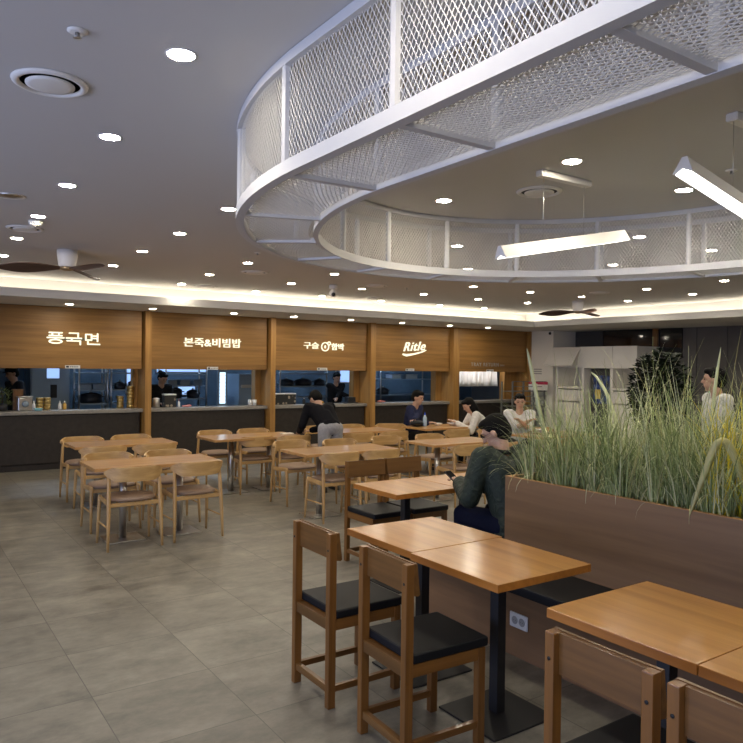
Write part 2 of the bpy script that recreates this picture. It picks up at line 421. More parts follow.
# tall fridges / steel doors, window panes glowing blue in kitchen
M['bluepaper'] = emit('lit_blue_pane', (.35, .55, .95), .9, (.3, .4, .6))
t = thing('steel_refrigerator', (2.35, 13.6, 0), 0, 'tall blue-grey steel refrigerator behind the noodle counter', 'refrigerator')
MB().box(-.32, .32, -.3, .3, 0, 2.1, bev=.01).build('body', M['darksteel'], t)
dr = MB().box(-.30, .30, -.325, -.302, .1, 2.05, bev=.006).build('door', M['darksteel'], t)
MB().box(-.06, .14, -.330, -.326, 1.36, 1.60).build('paper_notice', M['bluepaper'], dr)
MB().box(.0, .10, -.36, -.326, 1.02, 1.25, bev=.005).build('handle', M['blackmetal'], dr)
t = thing('lit_strip_panel', (5.22, 12.6, 0), 0, 'upright bright bluish-white strip behind the porridge counter', 'light panel')
MB().box(-.09, .09, -.03, .03, .7, 1.55).build('frame', M['darksteel'], t)
g = MB()
for k in range(9): g.box(-.055, .055, -.04, -.031, .9+k*.066, .958+k*.066)
g.build('glowing_segments', emit('strip_blue_white', (.55, .80, 1), 1.6), t)
t = thing('steel_cabinet', (5.98, 13.2, 0), 0, 'dark steel cabinet right of the glowing strip', 'cabinet')
MB().box(-.28, .28, -.3, .3, 0, 1.45, bev=.01).build('body', M['darksteel'], t)
MB().box(-.26, .26, -.32, -.302, .1, 1.05, bev=.006).build('door', M['darksteel'], t)
MB().box(-.24, .24, -.33, -.302, 1.18, 1.24, bev=.005).build('control_strip', M['steel'], t)

for x0, x1, z0, z1, l in ((3.95, 4.07, 1.05, 1.55, 'tall narrow lit bluish pane at the right of the noodle stall kitchen'), (5.0, 5.35, 1.0, 1.22, 'low bluish lit pane at the middle of the porridge stall kitchen'), (4.55, 5.6, 1.47, 1.56, 'long bluish lit strip high on the porridge stall kitchen wall'), (8.95, 9.25, 1.25, 1.6, 'bluish lit pane at the right of the round-emblem stall kitchen')):
    t = thing('lit_kitchen_pane', ((x0+x1)/2, 14.37, z0), 0, l, 'window pane')
    MB().box(-(x1-x0)/2-.02, (x1-x0)/2+.02, 0, .025, -.02, z1-z0+.02).build('frame', M['steel'], t)
    MB().box(-(x1-x0)/2, (x1-x0)/2, -.006, -.001, 0, z1-z0).build('pane', M['bluepaper'], t)
# counter-top items ------------------------------------------------------------
def tins(x, y, n, r, h, label, z=.901):
    """stack of brass lidded bowls, each tin its own thing"""
    for k in range(n):
        t = thing('brass_tin', (x, y, z+k*h), 0, '%s tin of %s' % (ORD[n-1-k], label), 'tin', 'stacks of brass tins on the noodle counter')
        MB().lathe([(r*.9, .001), (r, .006), (r, h-.008), (r*.96, h-.001)], n=20).build('body', M['gold'], t)
ORD = ['the top', 'the second from top', 'the third from top', 'the fourth from top', 'the fifth from top', 'the sixth from top', 'the seventh from top', 'the eighth from top']
tins(1.955, 11.9, 4, .055, .048, 'the brass stack right of the steel dispenser')
tins(2.065, 11.92, 4, .05, .048, 'the brass stack next left of the white bottles')
tins(3.165, 11.9, 4, .055, .05, 'the short brass stack near the wooden post')
tins(3.33, 11.9, 7, .06, .052, 'the tall brass stack beside the wooden post')
t = thing('steel_dispenser', (1.74, 11.9, .90), 0, 'boxy stainless drink dispenser on the noodle counter by the cook', 'dispenser')
MB().box(-.10, .10, -.09, .09, 0, .20, bev=.012).build('body', M['steel'], t)
MB().box(-.11, .11, -.10, .10, .201, .215, bev=.004).build('lid', M['steel'], t)
c = MB().lathe([(.045, 0), (.05, .004), (.05, .012), (.02, .014)], n=20).build('dial', M['darksteel'], t)
c.rotation_euler = (PI/2, 0, 0); c.location = (0, -.091, .1)
t = thing('cutlery_box', (1.66, 12.0, .90), 0, 'brown wooden box standing behind the steel dispenser', 'box')
b_ = MB(); b_.box(-.07, .07, -.05, .05, 0, .30, bev=.004); b_.build('body', M['chairdark'], t)
MB().box(-.08, .08, -.06, .06, .301, .32, bev=.004).build('lid', M['chairdark'], t)
def bottle(x, y, z, r, h, label, mat, capm='whiteplastic', name='squeeze_bottle', grp=None):
    t = thing(name, (x, y, z), 0, label, 'bottle', grp)
    MB().lathe([(r*.95, .001), (r, .01), (r, h*.6), (r*.45, h*.76), (r*.4, h*.8)], n=16).build('body', mat, t)
    MB().lathe([(r*.45, h*.8), (r*.45, h*.84), (r*.12, h), (.001, h)], n=12).build('cap', M[capm], t)
    return t
M['yellow'] = plain('mustard_plastic', (.65, .38, .08), .4); M['red'] = plain('red_plastic', (.6, .05, .04), .4)
M['teal'] = plain('teal_plastic', (.25, .55, .6), .4); M['pink'] = plain('pink_cloth', (.75, .28, .26), .8)
bottle(2.24, 11.88, .90, .028, .14, 'white squeeze bottle on the noodle counter', M['whiteplastic'])
bottle(2.31, 11.88, .90, .028, .135, 'yellow squeeze bottle on the noodle counter', M['yellow'])
bottle(1.86, 11.82, .90, .025, .15, 'small white bottle between dispenser and brass stacks', M['whiteplastic'])
crate(1.90, 11.70, .901, .10, .08, .035, 'flat pale blue tissue pack at the front of the noodle counter', 'teal', 'tissue_pack', None)
t = thing('patterned_tea_box', (3.98, 11.9, .90), 0, 'black box with pale flower pattern on the porridge counter', 'box')
M['pattern'] = plain('black_floral', (.05, .045, .04), .5)
def ringpat(m):
    tr = m.node_tree; tc = tr.nodes.new('ShaderNodeTexCoord'); v = tr.nodes.new('ShaderNodeTexVoronoi'); v.inputs['Scale'].default_value = 14
    r = tr.nodes.new('ShaderNodeValToRGB'); r.color_ramp.elements[0].color = (.35, .30, .22, 1); r.color_ramp.elements[1].color = (.02, .02, .02, 1)
    r.color_ramp.elements[0].position = .25; r.color_ramp.elements[1].position = .38
    tr.links.new(tc.outputs['Object'], v.inputs['Vector']); tr.links.new(v.outputs['Distance'], r.inputs['Fac'])
    tr.links.new(r.outputs['Color'], tr.nodes['Principled BSDF'].inputs['Base Color'])
ringpat(M['pattern'])
MB().box(-.10, .10, -.07, .07, 0, .20, bev=.005).build('body', M['pattern'], t)
MB().box(-.105, .105, -.075, .075, .201, .225, bev=.008).build('lid', M['white'], t)
t = thing('glass_jar', (3.74, 11.84, .90), 0, 'grey lidded jar beside the wooden post on the porridge counter', 'jar')
MB().lathe([(.05, .001), (.058, .01), (.058, .13), (.05, .14)], n=18).build('body', M['steel'], t)
MB().lathe([(.055, .141), (.055, .155), (.01, .165)], n=18).build('lid', M['whiteplastic'], t)
bottle(4.13, 11.84, .90, .022, .13, 'white and red bottle right of the flower-pattern box', M['whiteplastic'], 'red')
o = MB(); o.ell((0, 0, .018), (.08, .05, .018)); o.ell((.05, .01, .022), (.045, .04, .02))
tag(o.build('folded_cloth', M['pink'], loc=(4.24, 11.78, .901)), 'crumpled pink cloth lying on the porridge counter', 'cloth')
for x, l in ((5.46, 'left white cup on the right end of the porridge counter'), (5.55, 'right white cup on the right end of the porridge counter')):
    tag(MB().lathe([(.025, 0), (.035, .005), (.04, .10), (.036, .10), (.03, .01)], n=16).build('paper_cup', M['whiteplastic'], loc=(x, 11.86, .901)), l, 'cup', 'white cups on the porridge counter')
t = thing('patterned_tea_box', (6.16, 11.9, .90), 0, 'wide flower-pattern box at the left end of the round-emblem counter', 'box')
MB().box(-.22, .22, -.08, .08, 0, .19, bev=.005).build('body', M['pattern'], t)
MB().box(-.225, .225, -.085, .085, .191, .21, bev=.006).build('lid', M['white'], t)
t = thing('serving_tray_stack', (7.62, 11.86, .90), 0, 'black box with a thin tray at right end of the round-emblem counter', 'box')
MB().box(-.09, .09, -.07, .07, .02, .12, bev=.006).build('body', M['blackpot'], t)
MB().box(-.20, .14, -.09, .09, 0, .018, bev=.004).build('tray', M['blackpot'], t)
bottle(6.60, 11.9, .90, .03, .12, 'black bottle with white cap on the round-emblem counter', M['blackpot'])
o = MB(); o.ell((0, 0, .03), (.05, .04, .03)); o.ell((.04, .01, .022), (.03, .03, .02))
tag(o.build('yellow_sponge', M['yellow'], loc=(6.95, 11.85, .901)), 'yellow sponge on the round-emblem counter behind the bending person', 'sponge')
t = thing('blue_water_jug', (8.12, 11.9, .90), 0, 'dark jug with shiny blue side at left of script-sign counter', 'jug')
M['blue'] = plain('deep_blue_plastic', (.01, .06, .55), .25)
MB().lathe([(.05, .001), (.06, .01), (.07, .12), (.05, .2), (.045, .21)], n=18).build('body', M['blue'], t)
MB().lathe([(.05, .211), (.05, .23), (.02, .25), (.01, .25)], n=18).build('lid', M['blackpot'], t)
MB().tube([(.05, 0, .19), (.10, 0, .17), (.11, 0, .10), (.065, 0, .06)], .01, 8).build('handle', M['blackpot'], t)
o = MB(); o.ell((0, 0, .02), (.09, .05, .02)); o.ell((.07, .01, .018), (.05, .04, .016))
tag(o.build('folded_cloth', M['pink'], loc=(8.34, 11.82, .901)), 'pink cloth lying beside the blue jug', 'cloth')
# small white notices under each sign
for x0, x1, zt, l in ((2.256, 2.474, 1.60, 'noodle stall sign'), (4.532, 4.732, 1.597, 'porridge stall sign'), (6.704, 6.924, 1.60, 'round-emblem sign'), (8.80, 9.02, 1.60, 'script sign'), (11.07, 11.28, 1.60, 'tray return lettering')):
    t = thing('small_notice', ((x0+x1)/2, YW-.001, zt-.052), 0, 'small white notice plate at the lower edge of the board, under the '+l, 'notice', 'white notice plates on the oak boards')
    w = (x1-x0)/2
    MB().box(-w, w, -.008, 0, 0, .048).build('plate', M['whiteplastic'], t)
    MB().box(-w+.015, -w+.055, -.010, -.0085, .012, .038).build('dark_mark', M['blackmetal'], t)
    g = MB()
    for q in range(5): g.box(-w+.07+q*.026, -w+.088+q*.026, -.010, -.0085, .018, .031)
    g.build('print', M['darkgrey'], t)

# ------------------------------------------------------------------ signs
def text_mesh(txt, size, off, ext, shear=0, align='CENTER', spacing=1.0):
    cu = bpy.data.curves.new('t', 'FONT'); cu.body = txt; cu.size = size; cu.offset = off; cu.extrude = ext
    cu.align_x = align; cu.shear = shear; cu.space_character = spacing
    o = bpy.data.objects.new('t', cu); C.objects.link(o); bpy.context.view_layer.update()
    me = bpy.data.meshes.new_from_object(o.evaluated_get(bpy.context.evaluated_depsgraph_get()))
    bpy.data.objects.remove(o)
    return me
def fit_sign(me, x0, x1, z0, z1, y, name, mats, keep=False):
    """stands the flat lettering up on the board and scales it to its measured size"""
    xs = [v.co.x for v in me.vertices]; ys = [v.co.y for v in me.vertices]
    sx = (x1-x0)/(max(xs)-min(xs)); sy = (z1-z0)/(max(ys)-min(ys)); ax, ay = min(xs), min(ys)
    for v in me.vertices:
        v.co = Vector(((v.co.x-ax)*sx-(x1-x0)/2, -v.co.z, (v.co.y-ay)*sy))
    me.materials.clear(); me.materials.append(mats)
    o = bpy.data.objects.new(name, me); C.objects.link(o); o.location = ((x0+x1)/2, y, z0)
    return o
def halo(x0, x1, z0, z1, txt, off, parent, shear=0): ...
yS = YW-.03
# one continuous stroke drawing for the heavy first sign
def strokes(mb, segs, w, y0, y1):
    for (ax, az, bx, bz) in segs:
        d = Vector((bx-ax, 0, bz-az)); L_ = d.length or 1e-6
        mb.beam(Vector((ax, (y0+y1)/2, az))-d/L_*w*.5, Vector((bx, (y0+y1)/2, bz))+d/L_*w*.5, w, y1-y0, bev=w*.2, side=Vector((0, 0, 1)) if abs(bz-az) < abs(bx-ax) else Vector((1, 0, 0)))
def arc(cx, cz, rx, rz, a0=0, a1=360, n=14):
    p = [(cx+rx*math.cos(math.radians(a0+(a1-a0)*k/n)), cz+rz*math.sin(math.radians(a0+(a1-a0)*k/n))) for k in range(n+1)]
    return [(*p[k], *p[k+1]) for k in range(n)]
def scaled(segs, x, z, sx, sz): return [(x+a*sx, z+b*sz, x+c*sx, z+d*sz) for a, b, c, d in segs]
t = thing('stall_sign', (2.37, yS, 1.93), 0, 'lit bold white Korean lettering of three syllables on the far left board', 'sign')
P_ = [(.08, 1, .92, 1), (.28, 1, .28, .72), (.72, 1, .72, .72), (.08, .72, .92, .72), (-.05, .52, 1.05, .52), (.5, .52, .5, .36)]+arc(.5, .17, .42, .17)
G_ = [(.2, 1, .8, 1), (.8, 1, .8, .52), (0, .52, 1.02, .52), (.35, .52, .35, .3), (.05, .26, .95, .26), (.95, .26, .95, -.08)]
N_ = [(.05, .92, .45, .92), (.05, .92, .05, .38), (.45, .92, .45, .38), (.05, .38, .45, .38), (.88, 1, .88, .28), (.5, .78, .88, .78), (.5, .55, .88, .55), (.2, .22, .2, -.02), (.2, -.02, 1.02, -.02)]
for sg, x in ((P_, -.36), (G_, -.10), (N_, .17)):
    m_ = MB(); strokes(m_, scaled(sg, x, 0, .21, .16), .0215, -.012, .02); m_.build('letter', M['sign'], t)
m_ = MB(); m_.box(-.30, .34, .022, .029, .05, .09); m_.build('backing_rail', M['signedge'], t)
o = fit_sign(text_mesh('본죽&비빔밥', .2, .002, .012), 4.11, 5.14, 1.93, 2.085, yS, 'stall_sign', M['sign'])
tag(o, 'lit white Korean lettering with an ampersand on the second board', 'sign')
t = thing('stall_sign', (6.84, yS, 1.94), 0, 'lit white Korean lettering around a round ring emblem on the third board', 'sign')
def part_text(txt, x0, x1, z0, z1, off, par):
    o = fit_sign(text_mesh(txt, .2, off, .012), x0, x1, z0, z1, 0, 'lettering', M['sign']); o.parent = par; return o
part_text('구슬', -.44, -.12, .01, .135, .002, t); part_text('함박', .16, .44, -.005, .125, .002, t)
m_ = MB(); strokes(m_, arc(.02, .055, .078, .078, n=20), .018, -.012, .012); strokes(m_, arc(.105, .12, .03, .03, n=12), .016, -.012, .012)
m_.ell((.02, 0, .055), (.022, .012, .032)); m_.build('ring_emblem', M['sign'], t)
t = thing('stall_sign', (9.0, yS, 1.90), 0, 'lit slanted script logo with an underline swoosh on the fourth board', 'sign')
def script(par):
    me = text_mesh('Ritle', .25, .002, .012, .35, spacing=1.12)
    o = fit_sign(me, -.28, .29, .065, .25, 0, 'script_lettering', M['sign']); o.parent = par
    for v in o.data.vertices: v.co.z += v.co.x*.06
    m_ = MB()
    pts = [(-.30, -.01), (-.2, -.03), (0, .0), (.2, .045), (.31, .085)]
    wd = [.03, .05, .034, .024, .010]
    for k in range(4):
        m_.beam((pts[k][0], 0, pts[k][1]), (pts[k+1][0], 0, pts[k+1][1]), .024, wd[k], .024, wd[k+1], side=Vector((0, 1, 0)))
    m_.build('underline_swoosh', M['sign'], par)
script(t)
M['greyletter'] = plain('grey_letter', (.36, .34, .31), .5)
o = fit_sign(text_mesh('TRAY RETURN', .1, .0015, .004, spacing=1.25), 10.60, 11.44, 1.665, 1.745, YW-.006, 'tray_return_lettering', M['greyletter'])
tag(o, 'grey raised letters reading TRAY RETURN on the rightmost oak board', 'lettering')
o = fit_sign(text_mesh('퇴식구', .1, .001, .003), 11.48, 11.62, 1.668, 1.712, YW-.005, 'small_lettering', M['greyletter'])
tag(o, 'tiny grey Korean letters right of the TRAY RETURN letters', 'lettering')

# ------------------------------------------------------------------ ceiling fittings
def downlight(x, y, z, label, grp):
    t = thing('downlight', (x, y, z), 0, label, 'ceiling light', grp)
    MB().lathe([(.050, -.001), (.056, -.004), (.060, -.001), (.060, -.0005)], n=24).build('trim_ring', M['white'], t)
    MB().lathe([(.049, -.002), (.048, -.0032), (.001, -.0032)], n=24).build('lens', M['downlight'], t)
    return t
nth = ['nearest', 'second nearest', 'third nearest', 'fourth nearest', 'fifth nearest', 'sixth nearest', 'seventh nearest', 'eighth nearest']
cols = [('leftmost row, in front of the ceiling fan', .98, [(.90, 2.594), (.935, 3.751), (.965, 4.94), (.985, 6.14), (1.0, 7.36), (1.04, 8.66)]),
 ('second row from left, beside the mesh ring', 2.13, [(2.09, 4.955), (2.14, 6.155), (2.17, 7.38), (2.215, 8.69)]),
 ('third row from left', 3.4, [(3.386, 7.458), (3.44, 8.75), (3.53, 10.06)]),
 ('fourth row from left', 4.7, [(4.476, 5.115), (4.66, 7.652), (4.728, 8.935), (4.82, 10.3)]),
 ('fifth row from left', 5.8, [(5.404, 3.78), (5.63, 6.236), (5.88, 8.861), (5.995, 10.233)]),
 ('sixth row from left', 7, [(6.54, 3.785), (6.63, 4.97), (6.93, 7.556), (7.07, 8.87), (7.24, 10.29)]),
 ('seventh row from left', 8, [(7.8, 4.989), (8.073, 7.53), (8.266, 8.892), (8.6, 10.3)]),
 ('eighth row from left', 9, [(8.89, 4.962), (9.01, 6.172), (9.215, 7.49), (9.41, 8.84), (9.655, 10.2)]),
 ('far right row', 10, [(10.137, 6.152), (10.348, 7.447)])]
for nm_, _, pts in cols:
    for k, (x, y) in enumerate(pts):
        downlight(x, y, ZC, '%s round recessed light of the %s' % (nth[k], nm_), 'round downlights in the main ceiling')
inr = [(3.14, 2.635, 'left'), (4.21, 2.625, 'right')]
for x, y, s in inr: downlight(x, y, ZC, 'large round recessed light inside the mesh ring, nearer and %s' % s, 'round downlights inside the mesh ring')
downlight(3.18, 3.78, ZC, 'round recessed light inside the mesh ring, farther back near the mesh', 'round downlights inside the mesh ring')
for k, (x, y) in enumerate([(.85, 1.4), (.8, .2), (4.2, 1.4), (5.4, 2.6), (5.4, 1.4), (3.1, .2), (4.2, .2), (6.5, 2.6), (6.5, 1.4), (.8, -1.2), (3.1, -1.2), (5.4, -.8), (7.7, 2.6), (7.7, .8), (7.75, 3.78), (8.9, 3.6), (9.9, 4.9), (10.1, 2.4), (8.9, 1.2)]):
    o_ = downlight(x, y, ZC, 'round recessed light above or beside the camera, outside the picture', 'downlights out of the picture')
sl = ['above the noodle sign', 'above the post between noodle and porridge signs', 'above the right half of the porridge sign', 'above the left half of the round-emblem sign', 'above the right half of the round-emblem sign', 'above the script sign, left', 'above the script sign, right', 'above the tray return board']
for k, x in enumerate((2.19, 3.40, 4.75, 5.87, 7.05, 8.24, 9.45, 10.51)):
    downlight(x, 10.98, ZS-.003, 'small round light in the low soffit, ' + sl[k], 'round lights in the low soffit')

def vent(x, y, r, label):
    t = thing('air_diffuser', (x, y, ZC), 0, label, 'air vent', 'round ceiling air diffusers')
    MB().lathe([(r*.78, -.002), (r*.80, -.012), (r*.88, -.016), (r*.98, -.008), (r, -.001)], n=36).build('outer_ring', M['white'], t)
    MB().lathe([(r*.78, -.003), (r*.5, -.003)], n=30).build('dark_throat', M['blackmetal'], t)
    MB().lathe([(.001, -.006), (r*.58, -.006), (r*.64, -.009), (r*.64, -.014), (r*.5, -.018), (.001, -.020)], n=30).build('inner_disc', M['white'], t)
vent(.55, 3.17, .148, 'large round white air diffuser at the upper left of the ceiling')
vent(3.79, 8.13, .17, 'round air diffuser left of the dome camera')
vent(3.50, 3.20, .148, 'round air diffuser inside the mesh ring beside the slanted lamp')
vent(3.91, 10.1, .16, 'round air diffuser near the cove above the porridge sign')
vent(5.8, 8.35, .16, 'round air diffuser right of the dome camera')
vent(6.85, 9.9, .16, 'round air diffuser near the cove above the script sign')
vent(.98, 6.75, .15, 'round air diffuser between left row lights before the fan')
vent(8.9, 6.9, .16, 'round air diffuser in front of the right ceiling fan')
vent(7.6, 5.9, .16, 'round air diffuser just beyond the ring at right')
def sprinkler(x, y, label):
    t = thing('sprinkler', (x, y, ZC), 0, label, 'sprinkler', 'ceiling sprinklers')
    MB().lathe([(.034, -.001), (.034, -.004), (.024, -.008), (.012, -.008)], n=20).build('escutcheon', M['white'], t)
    MB().lathe([(.008, -.0085), (.008, -.02), (.014, -.023), (.014, -.026), (.001, -.026)], n=14).build('head', M['steel'], t)
sprinkler(.54, 2.62, 'small sprinkler head above the large round diffuser')
sprinkler(4.0, 2.2, 'small sprinkler head inside the mesh ring')
sprinkler(3.15, 6.7, 'small sprinkler head left of the mesh ring edge')
sprinkler(6.3, 8.3, 'small sprinkler head right of the dome camera')
t = thing('smoke_detector', (1.0, 6.35, ZC), 0, 'white smoke detector between the left row of lights', 'smoke detector')
MB().lathe([(.055, -.001), (.055, -.02), (.045, -.04), (.02, -.045), (.001, -.045)], n=24).build('body', M['white'], t)
MB().lathe([(.018, -.046), (.012, -.055), (.001, -.056)], n=12).build('sensor', M['steel'], t)
t = thing('speaker_grille', (.70, 5.5, ZC), 0, 'round grey ceiling speaker cut by the left picture edge', 'speaker')
MB().lathe([(.085, -.001), (.10, -.006), (.105, -.001)], n=24).build('ring', M['white'], t)
MB().lathe([(.083, -.002), (.04, -.004), (.001, -.004)], n=24).build('grille', M['steel'], t)
t = thing('dome_camera', (5.28, 8.70, ZC), 0, 'white bracket security camera with dark eye hanging below the ceiling', 'security camera')
MB().lathe([(.06, -.001), (.06, -.05), (.055, -.06), (.02, -.06)], n=20).build('mount', M['white'], t)
MB().ell((0, 0, -.12), (.055, .055, .06)).build('housing', M['white'], t)
MB().ell((-.02, -.04, -.14), (.03, .03, .03)).build('lens', M['blackmetal'], t)
t = thing('dome_camera', (12.42, 10.98, ZS), 0, 'small dark camera at the top of the white corner wall', 'security camera')
MB().lathe([(.03, -.001), (.03, -.03), (.001, -.04)], n=16).build('mount', M['white'], t); MB().ell((-.02, -.03, -.06), (.035, .035, .035)).build('housing', M['blackmetal'], t)

def fan(x, y, rz, label):
    t = thing('ceiling_fan', (x, y, ZC), rz, label, 'ceiling fan', 'three-bladed ceiling fans')
    MB().lathe([(.10, -.001), (.098, -.06), (.082, -.17), (.075, -.175)], n=28).build('motor_housing', M['fanwhite'], t)
    MB().lathe([(.07, -.176), (.07, -.20), (.03, -.215), (.001, -.215)], n=24).build('hub', M['fanmetal'], t)
    for k in range(3):
        b = MB(); a = k*2*PI/3; n = 12; rows = []
        for i in range(n+1):
            u = i/n; r = .06+.60*u; w = .010+.070*max(0, math.sin(PI*min(1, .05+.95*u**1.25)))
            rows.append([Vector((r, -w*.9, -.19-.5*w-.03*u)), Vector((r, w, -.19+.5*w-.03*u))])
        vs = [[b.bm.verts.new(p) for p in q] for q in rows]; vt = [[b.bm.verts.new(p+Vector((0, 0, .009))) for p in q] for q in rows]
        for i in range(n):
            b.bm.faces.new((vs[i][0], vs[i+1][0], vs[i+1][1], vs[i][1])); b.bm.faces.new((vt[i][1], vt[i+1][1], vt[i+1][0], vt[i][0]))
            b.bm.faces.new((vs[i][0], vt[i][0], vt[i+1][0], vs[i+1][0])); b.bm.faces.new((vs[i][1], vs[i+1][1], vt[i+1][1], vt[i][1]))
        b.bm.faces.new((vs[0][0], vs[0][1], vt[0][1], vt[0][0])); b.bm.faces.new((vs[n][1], vs[n][0], vt[n][0], vt[n][1]))
        bmesh.ops.rotate(b.bm, verts=b.bm.verts[:], matrix=Matrix.Rotation(a, 3, 'Z'))
        b.build('blade', M['fan'], t)
M['fanwhite'] = plain('fan_enamel', (.75, .72, .70), .5); M['fanmetal'] = plain('fan_bronze', (.4, .3, .18), .35, .8)
fan(1.53, 7.80, math.radians(169), 'white-hubbed ceiling fan with three dark blades at the left')
fan(9.76, 8.01, math.radians(125), 'small dark-bladed ceiling fan beyond the mesh ring at the right')

# ------------------------------------------------------------------ mesh ring
M['ringwhite'] = plain('white_steel', (.62, .61, .60), .5)
M['mesh'] = plain('white_expanded_metal', (.74, .72, .68), .5)
ZR = 2.353; CX, CY, Y2 = 3.236, 2.242, -.7
RI, RO = 1.582, 2.03
def outline(R):
    """oval outline split at the panel breaks: list of point lists"""
    ry = R+.285 if R > 1.8 else R+.366
    if 1.62 < R < 1.9: ry = R+.32
    P = lambda a: (CX+R*math.cos(math.radians(a)), CY+ry*math.sin(math.radians(a)))
    segs = []; br = [176.7-19.6*k for k in range(9)]+[0]
    for a, b in zip(br[:-1], br[1:]): segs.append([P(a+(b-a)*i/9) for i in range(10)])
    ys = [CY, 1.68, .94, .17, Y2]
    for a, b in zip(ys[:-1], ys[1:]): segs.append([(CX+R, a), (CX+R, b)])
    for k in range(5): segs.append([(CX+R*math.cos(math.radians(-36*k-36*i/12)), Y2+R*math.sin(math.radians(-36*k-36*i/12))) for i in range(13)])
    ys = [Y2, .17, .94, 1.68]
    for a, b in zip(ys[:-1], ys[1:]): segs.append([(CX-R, a), (CX-R, b)])
    segs.append([(CX-R, 1.68), (CX-R, CY), P(178.4), P(176.7)])
    return segs
ring = thing('mesh_ring_canopy', (0, 0, 0), 0, 'large white oval ceiling ring of expanded metal mesh panels in white frames', 'ceiling ring')
def sweep(R0, R1, z0, z1, name):
    """closed frame band around the ring, rectangular section"""
    pin = [p for s in outline(R0) for p in s[:-1]]; pout = [p for s in outline(R1) for p in s[:-1]]
    m = MB(); n = len(pin); V = [[m.bm.verts.new((*q, z)) for q, z in ((pin[i], z0), (pout[i], z0), (pout[i], z1), (pin[i], z1))] for i in range(n)]
    for i in range(n):
        j = (i+1) % n
        for k in range(4): m.bm.faces.new((V[i][k], V[i][(k+1) % 4], V[j][(k+1) % 4], V[j][k]))
    return m.build(name, M['ringwhite'], ring)
sweep(RO-.04, RO, ZR, ZR+.05, 'lower_outer_rail'); sweep(RI, RI+.04, ZR, ZR+.05, 'lower_inner_rail')
sweep(RO-.03, RO, ZC-.04, ZC-.002, 'upper_outer_rail'); sweep(RI, RI+.03, ZC-.035, ZC-.002, 'upper_inner_rail')
def resample(seg, step):
    L_ = [0]
    for a, b in zip(seg[:-1], seg[1:]): L_.append(L_[-1]+math.hypot(b[0]-a[0], b[1]-a[1]))
    tot = L_[-1]; n = max(2, round(tot/step))
    def at(s):
        s = min(max(s, 0), tot)
        for i in range(len(L_)-1):
            if s <= L_[i+1]+1e-9:
                u = (s-L_[i])/(L_[i+1]-L_[i]); return (seg[i][0]+(seg[i+1][0]-seg[i][0])*u, seg[i][1]+(seg[i+1][1]-seg[i][1])*u)
        return seg[-1]
    return [at(tot*i/n) for i in range(n+1)], n
DW, DH, TH = .0235, .037, .0013
def strand(m, a, b, N=Vector((0, 0, 1)), th=TH, nt_=.4):
    """a strand of expanded metal: thin bar, slightly wider across the sheet"""
    a, b = Vector(a), Vector(b); ax = (b-a).normalized(); w = ax.cross(N).normalized()*th*1.2; u = N*th*nt_
    va = [m.bm.verts.new(a+d) for d in (u, w, -u, -w)]; vb = [m.bm.verts.new(b+d) for d in (u, w, -u, -w)]
    for k in range(4): m.bm.faces.new((va[k], va[(k+1) % 4], vb[(k+1) % 4], vb[k]))
def vertical_panel(seg, R, name):
    pts, n = resample(seg, DW/2)
    z0, z1 = ZR+.045, ZC-.035; rows = round((z1-z0)/(DH/2)); hz = (z1-z0)/rows
    m = MB()
    for i in range(n):
        N = Vector((pts[i+1][1]-pts[i][1], pts[i][0]-pts[i+1][0], 0)).normalized()
        for j in range(rows):
            if (i+j) % 2 == 0: strand(m, (*pts[i], z0+j*hz), (*pts[i+1], z0+(j+1)*hz), N)
            else: strand(m, (*pts[i], z0+(j+1)*hz), (*pts[i+1], z0+j*hz), N)
    return m.build(name, M['mesh'], ring)
def soffit_panel(sin, sout, name):
    pi, n = resample(sin, DH*.5); rows = round((RO-RI-.07)/(DW/2)); m = MB()
    fine, no = resample(sout, .004); po = [fine[round(i*no/n)] for i in range(n+1)]
    def P(i, j):
        u = .04/(RO-RI)+(1-.08/(RO-RI))*j/rows
        return (pi[i][0]+(po[i][0]-pi[i][0])*u, pi[i][1]+(po[i][1]-pi[i][1])*u, ZR+.018)
    for i in range(n):
        for j in range(rows):
            if (i+j) % 2 == 0: strand(m, P(i, j), P(i+1, j+1), th=.0017, nt_=1.0)
            else: strand(m, P(i, j+1), P(i+1, j), th=.0017, nt_=1.0)
    return m.build(name, M['mesh'], ring)
so, si = outline(RO-.02), outline(RI+.02)
for k, (a, b) in enumerate(zip(so, si)):
    vertical_panel(a, RO, 'outer_mesh_panel'); vertical_panel(b, RI, 'inner_mesh_panel'); soffit_panel(b, a, 'underside_mesh_panel')
    # posts and underside rib at the start of each segment
    for q, nm_ in ((a[0], 'outer_post'), (b[0], 'inner_post')):
        MB().tube([(*q, ZR+.04), (*q, ZC-.03)], .02, 8, smooth=False).build(nm_, M['ringwhite'], ring)
    MB().beam((*a[0], ZR+.017), (*b[0], ZR+.017), .03, .03, side=Vector((a[0][1]-b[0][1], b[0][0]-a[0][0], 0)).normalized()).build('cross_rib', M['ringwhite'], ring)

